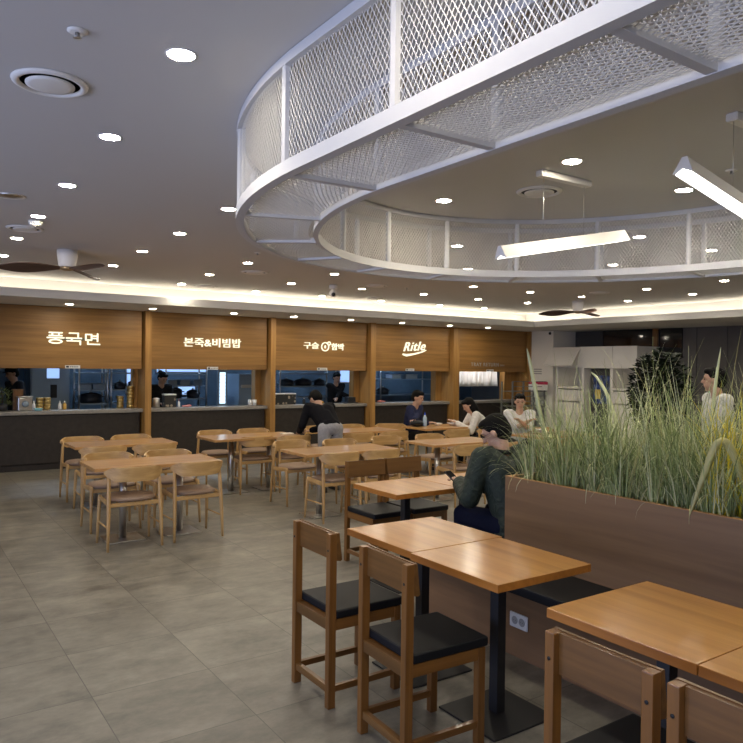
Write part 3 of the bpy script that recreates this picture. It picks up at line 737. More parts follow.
# slanted linear pendants -------------------------------------------------------
def pendant(c0, c1, e0, e1, w0, w1, label):
    """c: canopy ends on ceiling, e: bar ends, w: wire feet on bar"""
    mid = [(c0[i]+c1[i])/2 for i in range(2)]
    t = thing('linear_pendant', (mid[0], mid[1], ZC), 0, label, 'pendant lamp', 'slanted linear pendant lamps')
    O = Vector((mid[0], mid[1], ZC))
    V = lambda p: Vector(p)-O
    MB().beam(V((*c0, ZC-.02)), V((*c1, ZC-.02)), .055, .036, bev=.004, side=Vector((0, 1, 0))).build('canopy', M['white'], t)
    e0, e1 = Vector(e0), Vector(e1); ax = (e1-e0).normalized(); sd = Vector((-ax.y, ax.x, 0)).normalized(); up = ax.cross(sd); up = up if up.z > 0 else -up
    prof = [(-.045, -.03), (-.012, .04), (.012, .04), (.045, -.03), (.038, -.03), (0, -.012), (-.038, -.03)]
    m = MB(); A = [m.bm.verts.new(e0-O+sd*a+up*b) for a, b in prof]; B = [m.bm.verts.new(e1-O+sd*a+up*b) for a, b in prof]
    for k in range(len(prof)):
        j = (k+1) % len(prof); m.bm.faces.new((A[k], A[j], B[j], B[k]))
    m.bm.faces.new(A); m.bm.faces.new(B[::-1]); m.build('housing', M['white'], t)
    m = MB()
    i0, i1 = e0+ax*.01-O, e1-ax*.01-O
    A = [m.bm.verts.new(i0+sd*a+up*b) for a, b in ((-.037, -.0305), (.037, -.0305), (0, -.0135))]
    B = [m.bm.verts.new(i1+sd*a+up*b) for a, b in ((-.037, -.0305), (.037, -.0305), (0, -.0135))]
    for k in range(3): m.bm.faces.new((A[k], A[(k+1) % 3], B[(k+1) % 3], B[k]))
    m.bm.faces.new(A); m.bm.faces.new(B[::-1]); m.build('diffuser', M['barglow'], t)
    for p in w0, w1:
        MB().tube([V(p), V((p[0], p[1], ZC-.038))], .0016, 6).build('wire', M['steel'], t)
pendant((3.12, 2.855), (3.56, 2.855), (2.815, 2.855, 2.285), (3.918, 2.855, 2.505), (3.16, 2.855, 2.385), (3.52, 2.855, 2.46), 'slanted white linear lamp rising to the right, hung inside the mesh ring')
pendant((3.10, 1.71), (3.54, 1.71), (2.735, 1.71, 2.50), (3.83, 1.71, 2.275), (3.12, 1.71, 2.45), (3.52, 1.71, 2.37), 'glowing linear lamp slanting down to the right, cut by the right picture edge')

# ------------------------------------------------------------------ dark furniture
def dark_chair(label, loc, rz, group):
    t = thing('dark_oak_chair', loc, rz, label, 'chair', group); W = .169
    for s in (-1, 1):
        lg = MB().box(s*W-.0175, s*W+.0175, -.215, -.175, 0, .84, bev=.003).build('rear_leg', M['chairdark'], t)
        MB().box(s*W-.0175, s*W+.0175, .175, .213, 0, .425, bev=.003).build('front_leg', M['chairdark'], t)
        MB().box(s*W-.013, s*W+.013, -.176, .176, .372, .425, bev=.002).build('side_rail', M['chairdarky'], t)
        MB().box(s*W-.012, s*W+.012, -.176, .176, .075, .105, bev=.002).build('side_stretcher', M['chairdarky'], t)
        c = MB().lathe([(.006, 0), (.006, .002), (.001, .0025)], n=10).build('screw_plug', M['blackmetal'], lg)
        c.rotation_euler = (PI/2, 0, 0); c.location = (s*W, -.2152, .76)
    MB().box(-W+.018, W-.018, .18, .208, .372, .425, bev=.002).build('front_rail', M['chairdarkx'], t)
    MB().box(-W+.018, W-.018, -.208, -.18, .372, .425, bev=.002).build('rear_rail', M['chairdarkx'], t)
    MB().box(-W+.018, W-.018, -.208, -.182, .07, .105, bev=.002).build('rear_stretcher', M['chairdarkx'], t)
    # backrest: board in front of the posts, wedge section, gently hollowed along its length
    b = MB(); n = 12; R_ = []
    for i in range(n+1):
        u = -1+2*i/n; x = u*(W+.0175); h = .012*(1-u*u)
        ys = [(-.176, .842), (-.162+h*-.5, .842), (-.146-h*.6, .712), (-.155, .706), (-.176, .71)]
        R_.append([b.bm.verts.new((x, y if k in (0, 4) else y, z)) for k, (y, z) in enumerate(ys)])
    for i in range(n):
        for k in range(5): b.bm.faces.new((R_[i][k], R_[i][(k+1) % 5], R_[i+1][(k+1) % 5], R_[i+1][k]))
    b.bm.faces.new(R_[0]); b.bm.faces.new(R_[n][::-1])
    b.box(-W+.019, W-.019, -.192, -.176, .712, .838)
    b.build('backrest', M['chairdarkx'], t)
    MB().box(-W+.02, W-.02, -.179, .179, .40, .424).build('seat_board', M['chairdark'], t)
    MB().box(-.186, .186, -.173, .232, .4255, .468, bev=.012, seg=3).build('seat_cushion', M['black'], t)
    return t
M['chairdarky'] = wood('brown_oak_rail', srgb(96, 60, 22), srgb(140, 94, 42), 'y', .8, .38, .3)
G1 = 'dark chairs with black seats in the foreground'
R90 = -PI/2   # local +y (seat side) looks towards +x
dc = dark_chair('dark brown chair with black seat farther from the camera, left of the front table pair', (1.965, 3.07, 0), R90, G1)
copy_tree(dc, (1.965, 2.45, 0), R90-.04, 'dark brown chair with black seat in the centre foreground, nearer of the two')
copy_tree(dc, (1.895, 1.30, 0), R90, 'dark chair back at the bottom edge, its seat seen below the lower right table')
copy_tree(dc, (1.885, .88, 0), R90, 'dark chair cut by the bottom right corner of the picture')
copy_tree(dc, (3.385, 4.83, 0), PI, 'left of two adjoining dark chairs behind the middle table pair')
copy_tree(dc, (3.785, 4.83, 0), PI, 'right of two adjoining dark chairs behind the middle table pair')

def dark_table(label, x0, x1, y0, y1, z=.74, th=.036):
    t = thing('square_table', ((x0+x1)/2, (y0+y1)/2, 0), 0, label, 'table', 'square orange oak tables on black columns')
    a, b = (x1-x0)/2, (y1-y0)/2
    tp = MB().box(-a, a, -b, b, z-th, z, bev=.0025)
    for f in tp.bm.faces:
        f.material_index = 0 if f.normal.z > .5 or f.calc_center_median().z > z-.003 else 1
    tp.build('tabletop', [M['tabledark'], M['tableedge']], t)
    MB().box(-.027, .027, -.027, .027, .012, z-th-.012, bev=.003).build('column', M['blackmetal'], t)
    MB().box(-.20, .20, -.19, .19, 0, .010, bev=.003).build('base_plate', M['blackmetal'], t)
    MB().box(-.16, .16, -.03, .03, z-th-.012, z-th-.0005).build('bracket', M['blackmetal'], t)
    return t
dark_table('orange-brown square table in the centre foreground, nearer half of its pair', 2.11, 2.71, 2.125, 2.722)
dark_table('orange-brown square table in the centre, farther half of the front pair', 2.125, 2.735, 2.727, 3.32)
dark_table('orange-brown square table at lower right, farther half of its pair', 2.07, 2.70, 1.222, 1.825)
dark_table('orange-brown square table cut by the bottom right corner', 2.07, 2.70, .62, 1.217)
dark_table('square table in the middle, left half of the pair before the joined dark chairs', 2.97, 3.555, 4.00, 4.56)
dark_table('square table right of its twin, in front of the man in the green jacket', 3.56, 4.14, 4.00, 4.56)

# planter and benches ------------------------------------------------------------
PX0, PX1, PY0, PY1, PZ = 3.28, 4.42, -1.6, 3.25, .955
t = thing('planter_box', ((PX0+PX1)/2, (PY0+PY1)/2, 0), 0, 'long brown wooden planter box holding the tall grass', 'planter')
cx, cy = (PX0+PX1)/2, (PY0+PY1)/2; a, b = PX1-cx, PY1-cy
MB().box(-a, -a+.025, -b, b, 0, PZ-.003).build('side_panel', M['planter'], t)
MB().box(a-.025, a, -b, b, 0, PZ-.003).build('side_panel', M['planter'], t)
MB().box(-a+.025, a-.025, b-.025, b, 0, PZ-.003).build('end_panel', M['planter'], t)
MB().box(-a+.025, a-.025, -b, -b+.025, 0, PZ-.003).build('end_panel', M['planter'], t)
r = MB(); r.box(-a-.001, -a+.025, -b, b, PZ-.003, PZ); r.box(a-.025, a+.001, -b, b, PZ-.003, PZ); r.box(-a+.025, a-.025, b-.025, b+.001, PZ-.003, PZ); r.build('rim', M['rim'], t)
gm = MB(); n1, n2 = 24, 90
gv = [[gm.bm.verts.new((-a+.026+(2*a-.052)*i/n1, -b+.026+(2*b-.052)*j/n2, PZ-.05+random.uniform(-.012, .018))) for j in range(n2+1)] for i in range(n1+1)]
for i in range(n1):
    for j in range(n2): gm.bm.faces.new((gv[i][j], gv[i+1][j], gv[i+1][j+1], gv[i][j+1]))
tag(gm.build('gravel', M['gravel'], t), kind='stuff')
pb = MB()
for k in range(90):
    pb.ell((-a+.04+random.random()*.12, random.uniform(b-3, b-.05), PZ-.04+random.random()*.02), (random.uniform(.012, .025), random.uniform(.012, .022), random.uniform(.008, .014)), sub=1)
M['pebble'] = plain('pale_pebble', (.42, .44, .38), .7, noise=.3, nscale=30)
tag(pb.build('pebbles', M['pebble'], t), kind='stuff')

t = thing('bench', (3.08, .8, 0), 0, 'long built-in bench with black seat cushion along the brown planter', 'bench')
MB().box(-.11, .198, -2.4, 2.83, 0, .395).build('plinth', M['plinth'], t)
MB().box(-.22, .198, -2.4, 2.91, .397, .45, bev=.012).build('seat_cushion', M['black'], t)
M['sockgrey'] = plain('socket_grey', (.35, .35, .34), .5)
ou = thing('wall_socket', (2.968, 2.815, .212), 0, 'white double power socket on the front of the bench plinth', 'socket')
MB().box(-.009, 0, -.068, .068, -.042, .042, bev=.006).build('plate', M['whiteplastic'], ou); pl_ = ou.children[0]
for s in (-1, 1):
    c = MB().lathe([(.019, .0), (.021, .002), (.023, .001)], n=18).build('recess', M['sockgrey'], ou)
    c.rotation_euler = (0, -PI/2, 0); c.location = (-.0095, s*.027, 0)
    for q in (-1, 1):
        MB().ell((-.012, s*.027+q*.007, 0), (.001, .002, .002), sub=1).build('pin_hole', M['blackmetal'], pl_)
t = thing('bench', (3.85, 3.49, 0), 0, 'short black bench at the end of the planter where the green-jacket man sits', 'bench')
MB().box(-.569, .56, -.235, .14, 0, .395).build('plinth', M['plinth'], t)
MB().box(-.569, .57, -.235, .22, .397, .45, bev=.012).build('seat_cushion', M['black'], t)

# grass ---------------------------------------------------------------------------
M['g1'] = plain('grass_mid_green', srgb(160, 172, 112), .55); M['g2'] = plain('grass_deep_green', srgb(116, 130, 76), .6)
M['g3'] = plain('grass_pale', srgb(214, 216, 168), .5); M['g4'] = plain('grass_straw', srgb(196, 190, 130), .55)
M['g5'] = plain('grass_yellow', srgb(228, 208, 60), .5)
for k in ('g1', 'g2', 'g3', 'g4', 'g5'): M[k].node_tree.nodes['Principled BSDF'].inputs['Subsurface Weight'].default_value = 0
def blade(bm, base, L_, az, tilt, bend, w, mi, kink=0, n=7):
    p = Vector(base); th = tilt; sd = Vector((-math.sin(az), math.cos(az), 0)); rows = []
    tw = random.uniform(-.6, .6)
    for i in range(n+1):
        u = i/n; ww = w*(1-u**2.2)*.5+.0004
        s2 = (sd*math.cos(tw)+Vector((math.cos(az), math.sin(az), 0))*math.sin(tw))
        rows.append((p-s2*ww, p+s2*ww))
        th += bend/n*(.4+1.2*u)
        if kink and i == n-3: th += kink
        d = Vector((math.cos(az)*math.sin(th), math.sin(az)*math.sin(th), math.cos(th)))
        p = p+d*L_/n
    vs = [(bm.verts.new(a), bm.verts.new(b)) for a, b in rows]
    for i in range(n):
        f = bm.faces.new((vs[i][0], vs[i][1], vs[i+1][1], vs[i+1][0])); f.material_index = mi; f.smooth = True
gb = bmesh.new(); clumps = []
for k in range(380):
    clumps.append((random.uniform(PX0+.06, PX1-.06) if k % 3 else random.uniform(PX0+.05, PX0+.3), random.uniform(-.9, PY1-.06), random.uniform(.75, 1.2)))
for (x, y, hs) in clumps:
    az0 = random.random()*6.28
    for i in range(25):
        az = random.random()*2*PI; r_ = random.random()**.5*.05
        L_ = hs*random.uniform(.28, .76)*(.85 if x < PX0+.2 else 1)
        mi = random.choices([0, 1, 2, 3], [5, 3.6, 2.8, .6])[0]
        bend = random.uniform(.1, 1.3) if random.random() < .8 else random.uniform(1.4, 2.6)
        bx, by = min(max(x+r_*math.cos(az), PX0+.035), PX1-.035), min(y+r_*math.sin(az), PY1-.035)
        blade(gb, (bx, by, PZ-.05), L_, az, random.uniform(.02, .28), bend, random.uniform(.0025, .0065), mi, 0 if random.random() < .85 else random.uniform(.6, 1.4), n=7)
# overhanging and tall wispy leaves
for k in range(70):
    y = random.uniform(-.3, PY1-.04)
    blade(gb, (PX0+.04, y, PZ-.04), random.uniform(.22, .42), PI+random.uniform(-.9, .9), random.uniform(.3, .6), random.uniform(1.6, 2.6), random.uniform(.003, .006), random.choice([0, 2, 2, 3]), n=9)
for k in range(240):
    x, y = random.uniform(PX0+.1, PX1-.1), random.uniform(-.2, PY1-.1)
    blade(gb, (x, y, PZ-.05), random.uniform(.65, .98), random.random()*6.28, random.uniform(0, .15), random.uniform(.1, 1.1), random.uniform(.003, .006), random.choice([0, 2, 2, 3]), random.choice([0, 0, 0, 1.2]), n=9)
me = bpy.data.meshes.new('planter_grass'); gb.to_mesh(me); gb.free()
for k in ('g1', 'g2', 'g3', 'g4'): me.materials.append(M[k])
go = bpy.data.objects.new('planter_grass', me); C.objects.link(go)
tag(go, 'dense tall green ornamental grass growing along the brown planter', 'grass', kind='stuff')
def leaf_thing(name, label, blades, cat='grass leaf', m='g3', group=None):
    b = bmesh.new()
    for q in blades: blade(b, *q[:-1], 0, 0, n=10) if False else blade(b, q[0], q[1], q[2], q[3], q[4], q[5], 0, q[6] if len(q) > 6 else 0, n=12)
    me = bpy.data.meshes.new(name); b.to_mesh(me); b.free(); me.materials.append(M[m])
    o = bpy.data.objects.new(name, me); C.objects.link(o); return tag(o, label, cat, group)
def ribbon_leaf(name, label, pts, w, m):
    """one broad leaf through given points, widest in the middle, with a raised midrib"""
    pts = [Vector(p) for p in pts]; fine = []
    for i in range(len(pts)-1):
        p0, p1, p2, p3 = pts[max(i-1, 0)], pts[i], pts[i+1], pts[min(i+2, len(pts)-1)]
        for k in range(5):
            t_ = k/5; fine.append(.5*((2*p1)+(p2-p0)*t_+(2*p0-5*p1+4*p2-p3)*t_*t_+(3*p1-p0-3*p2+p3)*t_**3))
    fine.append(pts[-1]); b = bmesh.new(); rows = []; n = len(fine)-1
    for i, p in enumerate(fine):
        ax = (fine[min(i+1, n)]-fine[max(i-1, 0)]).normalized(); sd = ax.cross(Vector((.75, .66, 0))).normalized(); nn = sd.cross(ax)
        ww = w*.5*min(1, .35+2*i/n)*(1-(i/n)**4*.95)
        rows.append([b.verts.new(p+sd*ww), b.verts.new(p+nn*ww*.3), b.verts.new(p-sd*ww), b.verts.new(p-nn*ww*.05)])
    for i in range(n):
        for k in range(4): b.faces.new((rows[i][k], rows[i][(k+1) % 4], rows[i+1][(k+1) % 4], rows[i+1][k])).smooth = True
    me = bpy.data.meshes.new(name); b.to_mesh(me); b.free(); me.materials.append(M[m])
    o = bpy.data.objects.new(name, me); C.objects.link(o); return tag(o, label, 'grass leaf')
ribbon_leaf('broad_grass_leaf', 'tall broad pale green leaf standing at the left end of the planter grass', [(3.60, 3.12, .91), (3.50, 3.11, 1.18), (3.40, 3.10, 1.45), (3.33, 3.10, 1.68), (3.30, 3.10, 1.77)], .028, 'g3')
ribbon_leaf('broad_grass_leaf', 'broad pale leaf rising in front of the white cabinets, above the middle grass', [(3.72, 2.55, .91), (3.75, 2.72, 1.20), (3.75, 2.82, 1.45), (3.74, 2.90, 1.58), (3.72, 2.95, 1.63)], .024, 'g3')
ribbon_leaf('broad_grass_leaf', 'narrow pale leaf rising past the left shoulder of the standing person in the T-shirt', [(3.9, 2.27, .91), (3.9, 2.24, 1.3), (3.9, 2.22, 1.55), (3.9, 2.19, 1.78)], .024, 'g3')
ribbon_leaf('bent_grass_leaf', 'thick pale yellow-green leaf folded over the planter rim at right', [(3.45, 1.74, .91), (3.38, 1.79, 1.15), (3.34, 1.83, 1.29), (3.30, 1.865, 1.29), (3.28, 1.90, 1.18), (3.27, 1.94, 1.05), (3.268, 1.98, .93)], .042, 'g4')
yb = []
for k in range(120):
    yb.append(((random.uniform(3.34, 3.8), random.uniform(1.70, 2.02), .92), random.uniform(.3, .70), random.random()*6.28, random.uniform(.02, .3), random.uniform(.1, 1.2), random.uniform(.004, .011)))
tag(leaf_thing('yellow_grass', 'bright yellow-green grass clump at the right end of the visible planter', yb, 'grass', 'g5'), kind='stuff')

# ------------------------------------------------------------------ pale furniture
def light_chair(label, loc, rz, group):
    t = thing('light_oak_chair', loc, rz, label, 'chair', group)
    for s in (-1, 1):
        MB().tube([(s*.238, -.185, 0), (s*.232, -.172, .22), (s*.226, -.155, .42), (s*.222, -.135, .60), (s*.218, -.12, .69)], [.011, .016, .019, .016, .013], 10).build('rear_leg', M['chairlight'], t)
        MB().tube([(s*.236, .205, 0), (s*.230, .185, .22), (s*.224, .165, .425), (s*.222, .160, .44)], [.011, .015, .018, .012], 10).build('front_leg', M['chairlight'], t)
        MB().beam((s*.224, -.155, .405), (s*.222, .165, .425), .022, .046, bev=.008).build('side_rail', M['chairlight'], t)
        MB().tube([(s*.232, -.172, .20), (s*.231, .188, .20)], .008, 8).build('side_stretcher', M['chairlight'], t)
    MB().beam((-.222, .155, .40), (.222, .155, .40), .022, .036, bev=.006, side=Vector((0, 1, 0))).build('front_rail', M['chairlightx'], t)
    MB().beam((-.222, -.150, .395), (.222, -.150, .395), .022, .036, bev=.006, side=Vector((0, 1, 0))).build('rear_rail', M['chairlightx'], t)
    # curved band: arched top, thin ends wrapping forward onto the legs
    b = MB(); n = 26; R_ = []
    for i in range(n+1):
        u = -1+2*i/n; au = abs(u)
        x = .248*math.sin(u*1.25)/math.sin(1.25); y = -.215+.115*(1-math.cos(u*1.35))/(1-math.cos(1.35))
        k = 1-max(0, (au-.62)/.38)**1.3 if au > .62 else 1
        zt = .690+.038*k; zb = .672-.070*(1-max(0, (au-.55)/.45)**1.1 if au > .55 else 1)
        dn = Vector((math.sin(u*.9)*-1, math.cos(u*.9), 0))*(.010 if au < .9 else .013)
        R_.append([b.bm.verts.new(Vector((x, y, z))+dn*q) for q, z in ((-1, zb), (1, zb), (1, zt), (-1, zt))])
    for i in range(n):
        for k in range(4):
            f = b.bm.faces.new((R_[i][k], R_[i][(k+1) % 4], R_[i+1][(k+1) % 4], R_[i+1][k])); f.smooth = k in (0, 2) and False
    b.bm.faces.new(R_[0]); b.bm.faces.new(R_[n][::-1])
    b.build('curved_backrest', M['chairlightx'], t)
    # rounded upholstered seat
    p = MB(); n = 36; prof = [(.90, .418), (1, .428), (1.0, .440), (.93, .454), (.70, .462), (.01, .460)]; rings = []
    for sc_, z in prof:
        ring_ = []
        for k in range(n):
            a_ = 2*PI*k/n; ca, sa = math.cos(a_), math.sin(a_)
            ex = 2/3.2
            x = math.copysign(abs(ca)**ex, ca)*.216*sc_; y = math.copysign(abs(sa)**ex, sa)*(.205 if sa > 0 else .185)*sc_
            ring_.append(p.bm.verts.new((x*(1-.08*(y < 0)*abs(y)/.185), y+.005, z)))
        rings.append(ring_)
    for i in range(len(rings)-1):
        for k in range(n):
            f = p.bm.faces.new((rings[i][k], rings[i][(k+1) % n], rings[i+1][(k+1) % n], rings[i+1][k])); f.smooth = True
    p.bm.faces.new(rings[0][::-1]); p.bm.faces.new(rings[-1])
    p.build('seat_pad', M['taupe'], t)
    return t
def light_table(label, x0, x1, y0, y1, z=.712):
    t = thing('long_table', ((x0+x1)/2, (y0+y1)/2, 0), 0, label, 'table', 'long pale oak tables on steel columns')
    a, b = (x1-x0)/2, (y1-y0)/2
    MB().box(-a, a, -b, b, z-.03, z, bev=.003).build('tabletop', M['tablelight'], t)
    for s in (-1, 1):
        MB().tube([(s*.27, 0, .013), (s*.27, 0, z-.042)], .036, 20).build('column', M['steel'], t)
        MB().box(s*.27-.17, s*.27+.17, -.17, .17, 0, .012, bev=.003).build('base_plate', M['steel'], t)
        MB().box(s*.27-.12, s*.27+.12, -.03, .03, z-.042, z-.0305).build('bracket', M['steel'], t)
    return t
lc = None
def place_chair(label, x, y, rz):
    global lc
    g = 'pale oak chairs with taupe seats around the long tables'
    if lc is None: lc = light_chair(label, (x, y, 0), rz, g); return lc
    return copy_tree(lc, (x, y, 0), rz, label)
TB = [
 ('front left table', 'pale oak table nearest the camera at left', 1.51, 2.70, 6.48, 7.06, [(1.83, 6.52, 0), (2.42, 6.55, .03), (1.86, 7.30, PI), (2.46, 7.26, PI)]),
 ('table beside the left counter', 'pale oak table behind the front left one, by the dark counter', 1.71, 2.86, 8.22, 8.80, [(1.98, 8.22, 0), (2.55, 8.22, 0), (1.99, 9.05, PI), (2.58, 9.05, PI)]),
 ('left middle table', 'pale oak table below the porridge sign', 3.32, 4.56, 8.22, 8.84, [(3.92, 8.44, 0), (4.42, 8.34, 0), (3.74, 9.15, PI), (4.32, 9.15, PI)]),
 ('front middle table', 'pale oak table nearest the camera in the middle, behind the two joined dark chairs', 3.60, 4.82, 6.44, 7.02, [(3.98, 6.50, .02), (4.52, 6.50, 0), (4.06, 7.50, PI+.05), (4.66, 7.36, PI)]),
 ('table right of the bending person', 'pale oak table right of the bending person', 5.05, 6.22, 8.30, 8.88, [(5.36, 8.22, 0), (5.96, 8.22, 0), (5.40, 9.15, PI), (5.98, 9.15, PI)]),
 ('dark-blue clad person\'s table', 'pale oak table with plates where the dark-blue clad person sits', 6.65, 7.85, 8.25, 8.85, [(6.99, 8.05, 0), (7.60, 8.0, 0), (6.55, 9.0, PI*.8), (7.30, 9.15, PI)]),
 ('table beside the green-jacket man', 'pale oak table just left of the green-jacket man\'s head', 5.37, 6.50, 6.50, 7.08, [(5.72, 6.42, 0), (6.30, 6.40, 0), (5.42, 7.42, PI), (6.10, 7.36, PI)]),
 ('table behind the grass', 'pale oak table half hidden behind the left grass leaves', 7.25, 8.45, 6.55, 7.13, [(7.6, 6.4, 0), (8.2, 6.4, 0), (7.75, 7.42, PI), (8.32, 7.36, PI)]),
]
for nm_, lab, x0, x1, y0, y1, chs in TB:
    light_table(lab, x0, x1, y0, y1)
    pos = ['left one on near side', 'right one on near side', 'left one on far side', 'right one on far side']
    for (x, y, rz), p_ in zip(chs, pos): place_chair('pale oak chair, %s of the %s' % (p_, nm_), x, y, rz)
# things on the tables
ZT = .713
bottle(6.93, 8.62, ZT, .032, .22, 'clear plastic water bottle standing by the dark-blue clad person', plain('clear_blue_plastic', (.35, .45, .55), .15), 'blue', 'water_bottle')
M['white2'] = plain('white_china', (.8, .8, .78), .2)
def bowl(x, y, r, label, m='white2'):
    t = tag(MB().lathe([(r*.5, .001), (r*.95, .035), (r, .04), (r*.93, .04), (r*.5, .012), (.001, .010)], n=24).build('bowl', M[m], loc=(x, y, ZT)), label, 'bowl')
bowl(7.45, 8.55, .10, 'wide white bowl on the table before the person with long dark hair'); bowl(7.2, 8.62, .07, 'small white bowl left of the wide white bowl')
t = thing('black_handbag', (6.80, 8.66, ZT), .3, 'soft black bag lying on the table in front of the dark-blue clad person', 'bag')
MB().ell((0, 0, .05), (.14, .09, .05)).build('body', M['black'], t); MB().tube([(-.1, 0, .08), (-.05, 0, .12), (.05, 0, .12), (.1, 0, .08)], .007, 8).build('strap', M['black'], t)
t = thing('food_tray', (7.75, 6.92, ZT), 0, 'brown food tray on the table behind the grass', 'tray')
MB().box(-.2, .2, -.14, .14, 0, .014, bev=.004).build('base', M['chairdark'], t); MB().box(-.2, .2, .128, .14, .014, .026).build('edge', M['chairdark'], t)
tag(MB().lathe([(.05, .001), (.08, .04), (.085, .045), (.078, .045), (.05, .01), (.001, .01)], n=24).build('bowl', M['white2'], loc=(7.70, 6.95, ZT+.015)), 'white bowl on the brown food tray behind the grass', 'bowl')

# ------------------------------------------------------------------ right side: white shelving wall, rack, plant
t = thing('white_cabinet_wall', (12.8, 9.75, 0), 0, 'white built-in wall cabinet with open niches behind the grass', 'cabinet')
def cb(n_, y0, y1, z0, z1, x0=-.4, x1=.39, m='white', bev=.004): return MB().box(x0, x1, y0-9.75, y1-9.75, z0, z1, bev=bev).build(n_, M[m], t)
cb('upper_door', 9.28, 10.12, 1.655, 2.115, -.4, -.38); cb('upper_door', 8.69, 9.27, 1.655, 2.115, -.4, -.38)
cb('upper_box', 8.69, 10.85, 1.66, 2.11, -.379, .39)
for y in (8.70, 9.27, 10.0, 10.72): cb('upright', y, y+.07, 0, 1.655, -.38, .39)
cb('niche_back', 8.72, 10.72, .9, 1.655, .30, .32, 'wallwhite'); cb('shelf', 8.77, 9.27, 1.20, 1.24, -.38, .30); cb('shelf', 10.07, 10.72, 1.20, 1.24, -.38, .30)
cb('lower_drawer', 8.78, 9.26, .93, 1.17, -.4, -.2); cb('lower_drawer', 10.08, 10.71, .93, 1.17, -.4, -.2)
cb('lower_box', 8.78, 9.26, 0, .9, -.38, .3); cb('lower_box', 10.08, 10.71, 0, .9, -.38, .3)
fl = MB(); fl.beam((-.39, .74, 2.10), (-.68, .74, 1.70), .018, .78, side=Vector((.7, 0, -.7)))
fl.build('raised_flap_door', M['white'], t)
t = thing('poster_stand', (12.6, 9.67, 0), 0, 'dark framed cabinet with a blue poster and yellow sticker between the white niches', 'display cabinet')
MB().box(-.02, .02, -.28, .28, 0, 1.64, bev=.004).build('frame', M['darkgrey'], t)
M['poster'] = plain('blue_poster', (.03, .06, .22), .4, noise=.9, nscale=9); M['yel'] = plain('yellow_sticker', (.7, .5, .1), .5)
MB().box(-.024, -.0205, -.22, .2, .9, 1.5).build('poster', M['poster'], t); MB().box(-.028, -.0245, .02, .16, 1.0, 1.2).build('sticker', M['yel'], t)
# tray rack lattice
t = thing('tray_rack', (12.0, 11.2, 0), 0, 'grey steel lattice tray rack beside the tray return hatch', 'rack')
M['rack'] = plain('grey_rack_steel', (.22, .22, .21), .4, .5)
for x in (-.68, -.34, 0, .34, .68): MB().box(x-.014, x+.014, -.18, -.15, 0, 1.33).build('upright', M['rack'], t); MB().box(x-.014, x+.014, .15, .18, 0, 1.33).build('upright', M['rack'], t)
for k in range(12): MB().box(-.68, .68, -.18, .18, .12+k*.11, .135+k*.11).build('tray_shelf', M['rack'], t) if k % 3 == 0 else MB().box(-.68, .68, -.178, -.155, .12+k*.11, .135+k*.11).build('rail', M['rack'], t)
for k, (z, l) in enumerate(((1.22, 'top'), (1.10, 'middle'), (.99, 'bottom'))):
    tag(MB().box(-.05, .05, -.004, .004, 0, .07, bev=.001).build('paper_note', M['whiteplastic'], loc=(12.02, 11.01, z)), 'small white paper note on the grey rack, %s one' % l, 'note')
t = thing('wall_notice', (12.399, 11.3, 1.50), 0, 'small notice with grey text lines on the white corner wall', 'notice')
g = MB()
for k in range(3): g.box(-.004, 0, -.12, .12, .1-k*.05, .125-k*.05)
g.build('text_lines', M['greyletter'], t)
M['redpl'] = plain('crimson', (.5, .02, .08), .5)
t = thing('red_banner_stand', (12.25, 11.15, 0), 0, 'slim stand with a crimson stripe sign beside the tray rack', 'sign stand')
MB().box(-.01, .01, -.28, .28, 1.27, 1.33).build('stripe', M['redpl'], t); MB().box(-.01, .01, -.28, .28, 1.14, 1.268).build('panel', M['white'], t)
MB().tube([(0, 0, 0), (0, 0, 1.14)], .012, 8).build('pole', M['steel'], t); MB().box(-.12, .12, -.15, .15, 0, .012).build('foot', M['steel'], t)
# dark bushy plant
t = thing('artificial_tree', (8.56, 5.64, 0), 0, 'large dark-leaved bushy tree standing behind the grass before the grey wall', 'tree')
MB().lathe([(.16, 0), (.20, .02), (.24, .42), (.22, .43), (.21, .38), (.001, .36)], n=28).build('pot', M['blackmetal'], t)
tr = MB(); br_ = []
tr.tube([(0, 0, .36), (.02, 0, .8), (0, .02, 1.2)], [.035, .03, .02], 8)
for k in range(16):
    a_ = k*2.4; r_ = .10+.26*random.random(); z = .75+1.05*random.random()
    e = Vector((r_*math.cos(a_), r_*math.sin(a_), z)); br_.append(e); tr.tube([(0, 0, .6+.35*(z-.75)), e*.6+Vector((0, 0, .25)), e], [.014, .01, .006], 6)
tr.build('trunk', M['fan'], t)
M['leaf'] = plain('dark_leaf', (.010, .017, .009), .6, spec=.2)
lb = bmesh.new()
for k in range(2600):
    a_ = random.random()*2*PI; ph = math.acos(random.uniform(-1, 1)); rr = random.random()**.33
    c = Vector((.37*rr*math.sin(ph)*math.cos(a_), .37*rr*math.sin(ph)*math.sin(a_), 1.32+.58*rr*math.cos(ph)))
    d = Vector((math.cos(a_)*.8, math.sin(a_)*.8, random.uniform(-.5, .7))).normalized(); s_ = d.cross(Vector((random.uniform(-.4, .4), random.uniform(-.4, .4), 1))).normalized()
    L_ = random.uniform(.07, .12); w = L_*.34; up_ = s_.cross(d)
    v = [lb.verts.new(c), lb.verts.new(c+d*L_*.5+s_*w+up_*.006), lb.verts.new(c+d*L_), lb.verts.new(c+d*L_*.5-s_*w+up_*.006)]
    lb.faces.new(v)
me = bpy.data.meshes.new('foliage'); lb.to_mesh(me); lb.free(); me.materials.append(M['leaf'])
o = bpy.data.objects.new('foliage', me); C.objects.link(o); o.parent = t
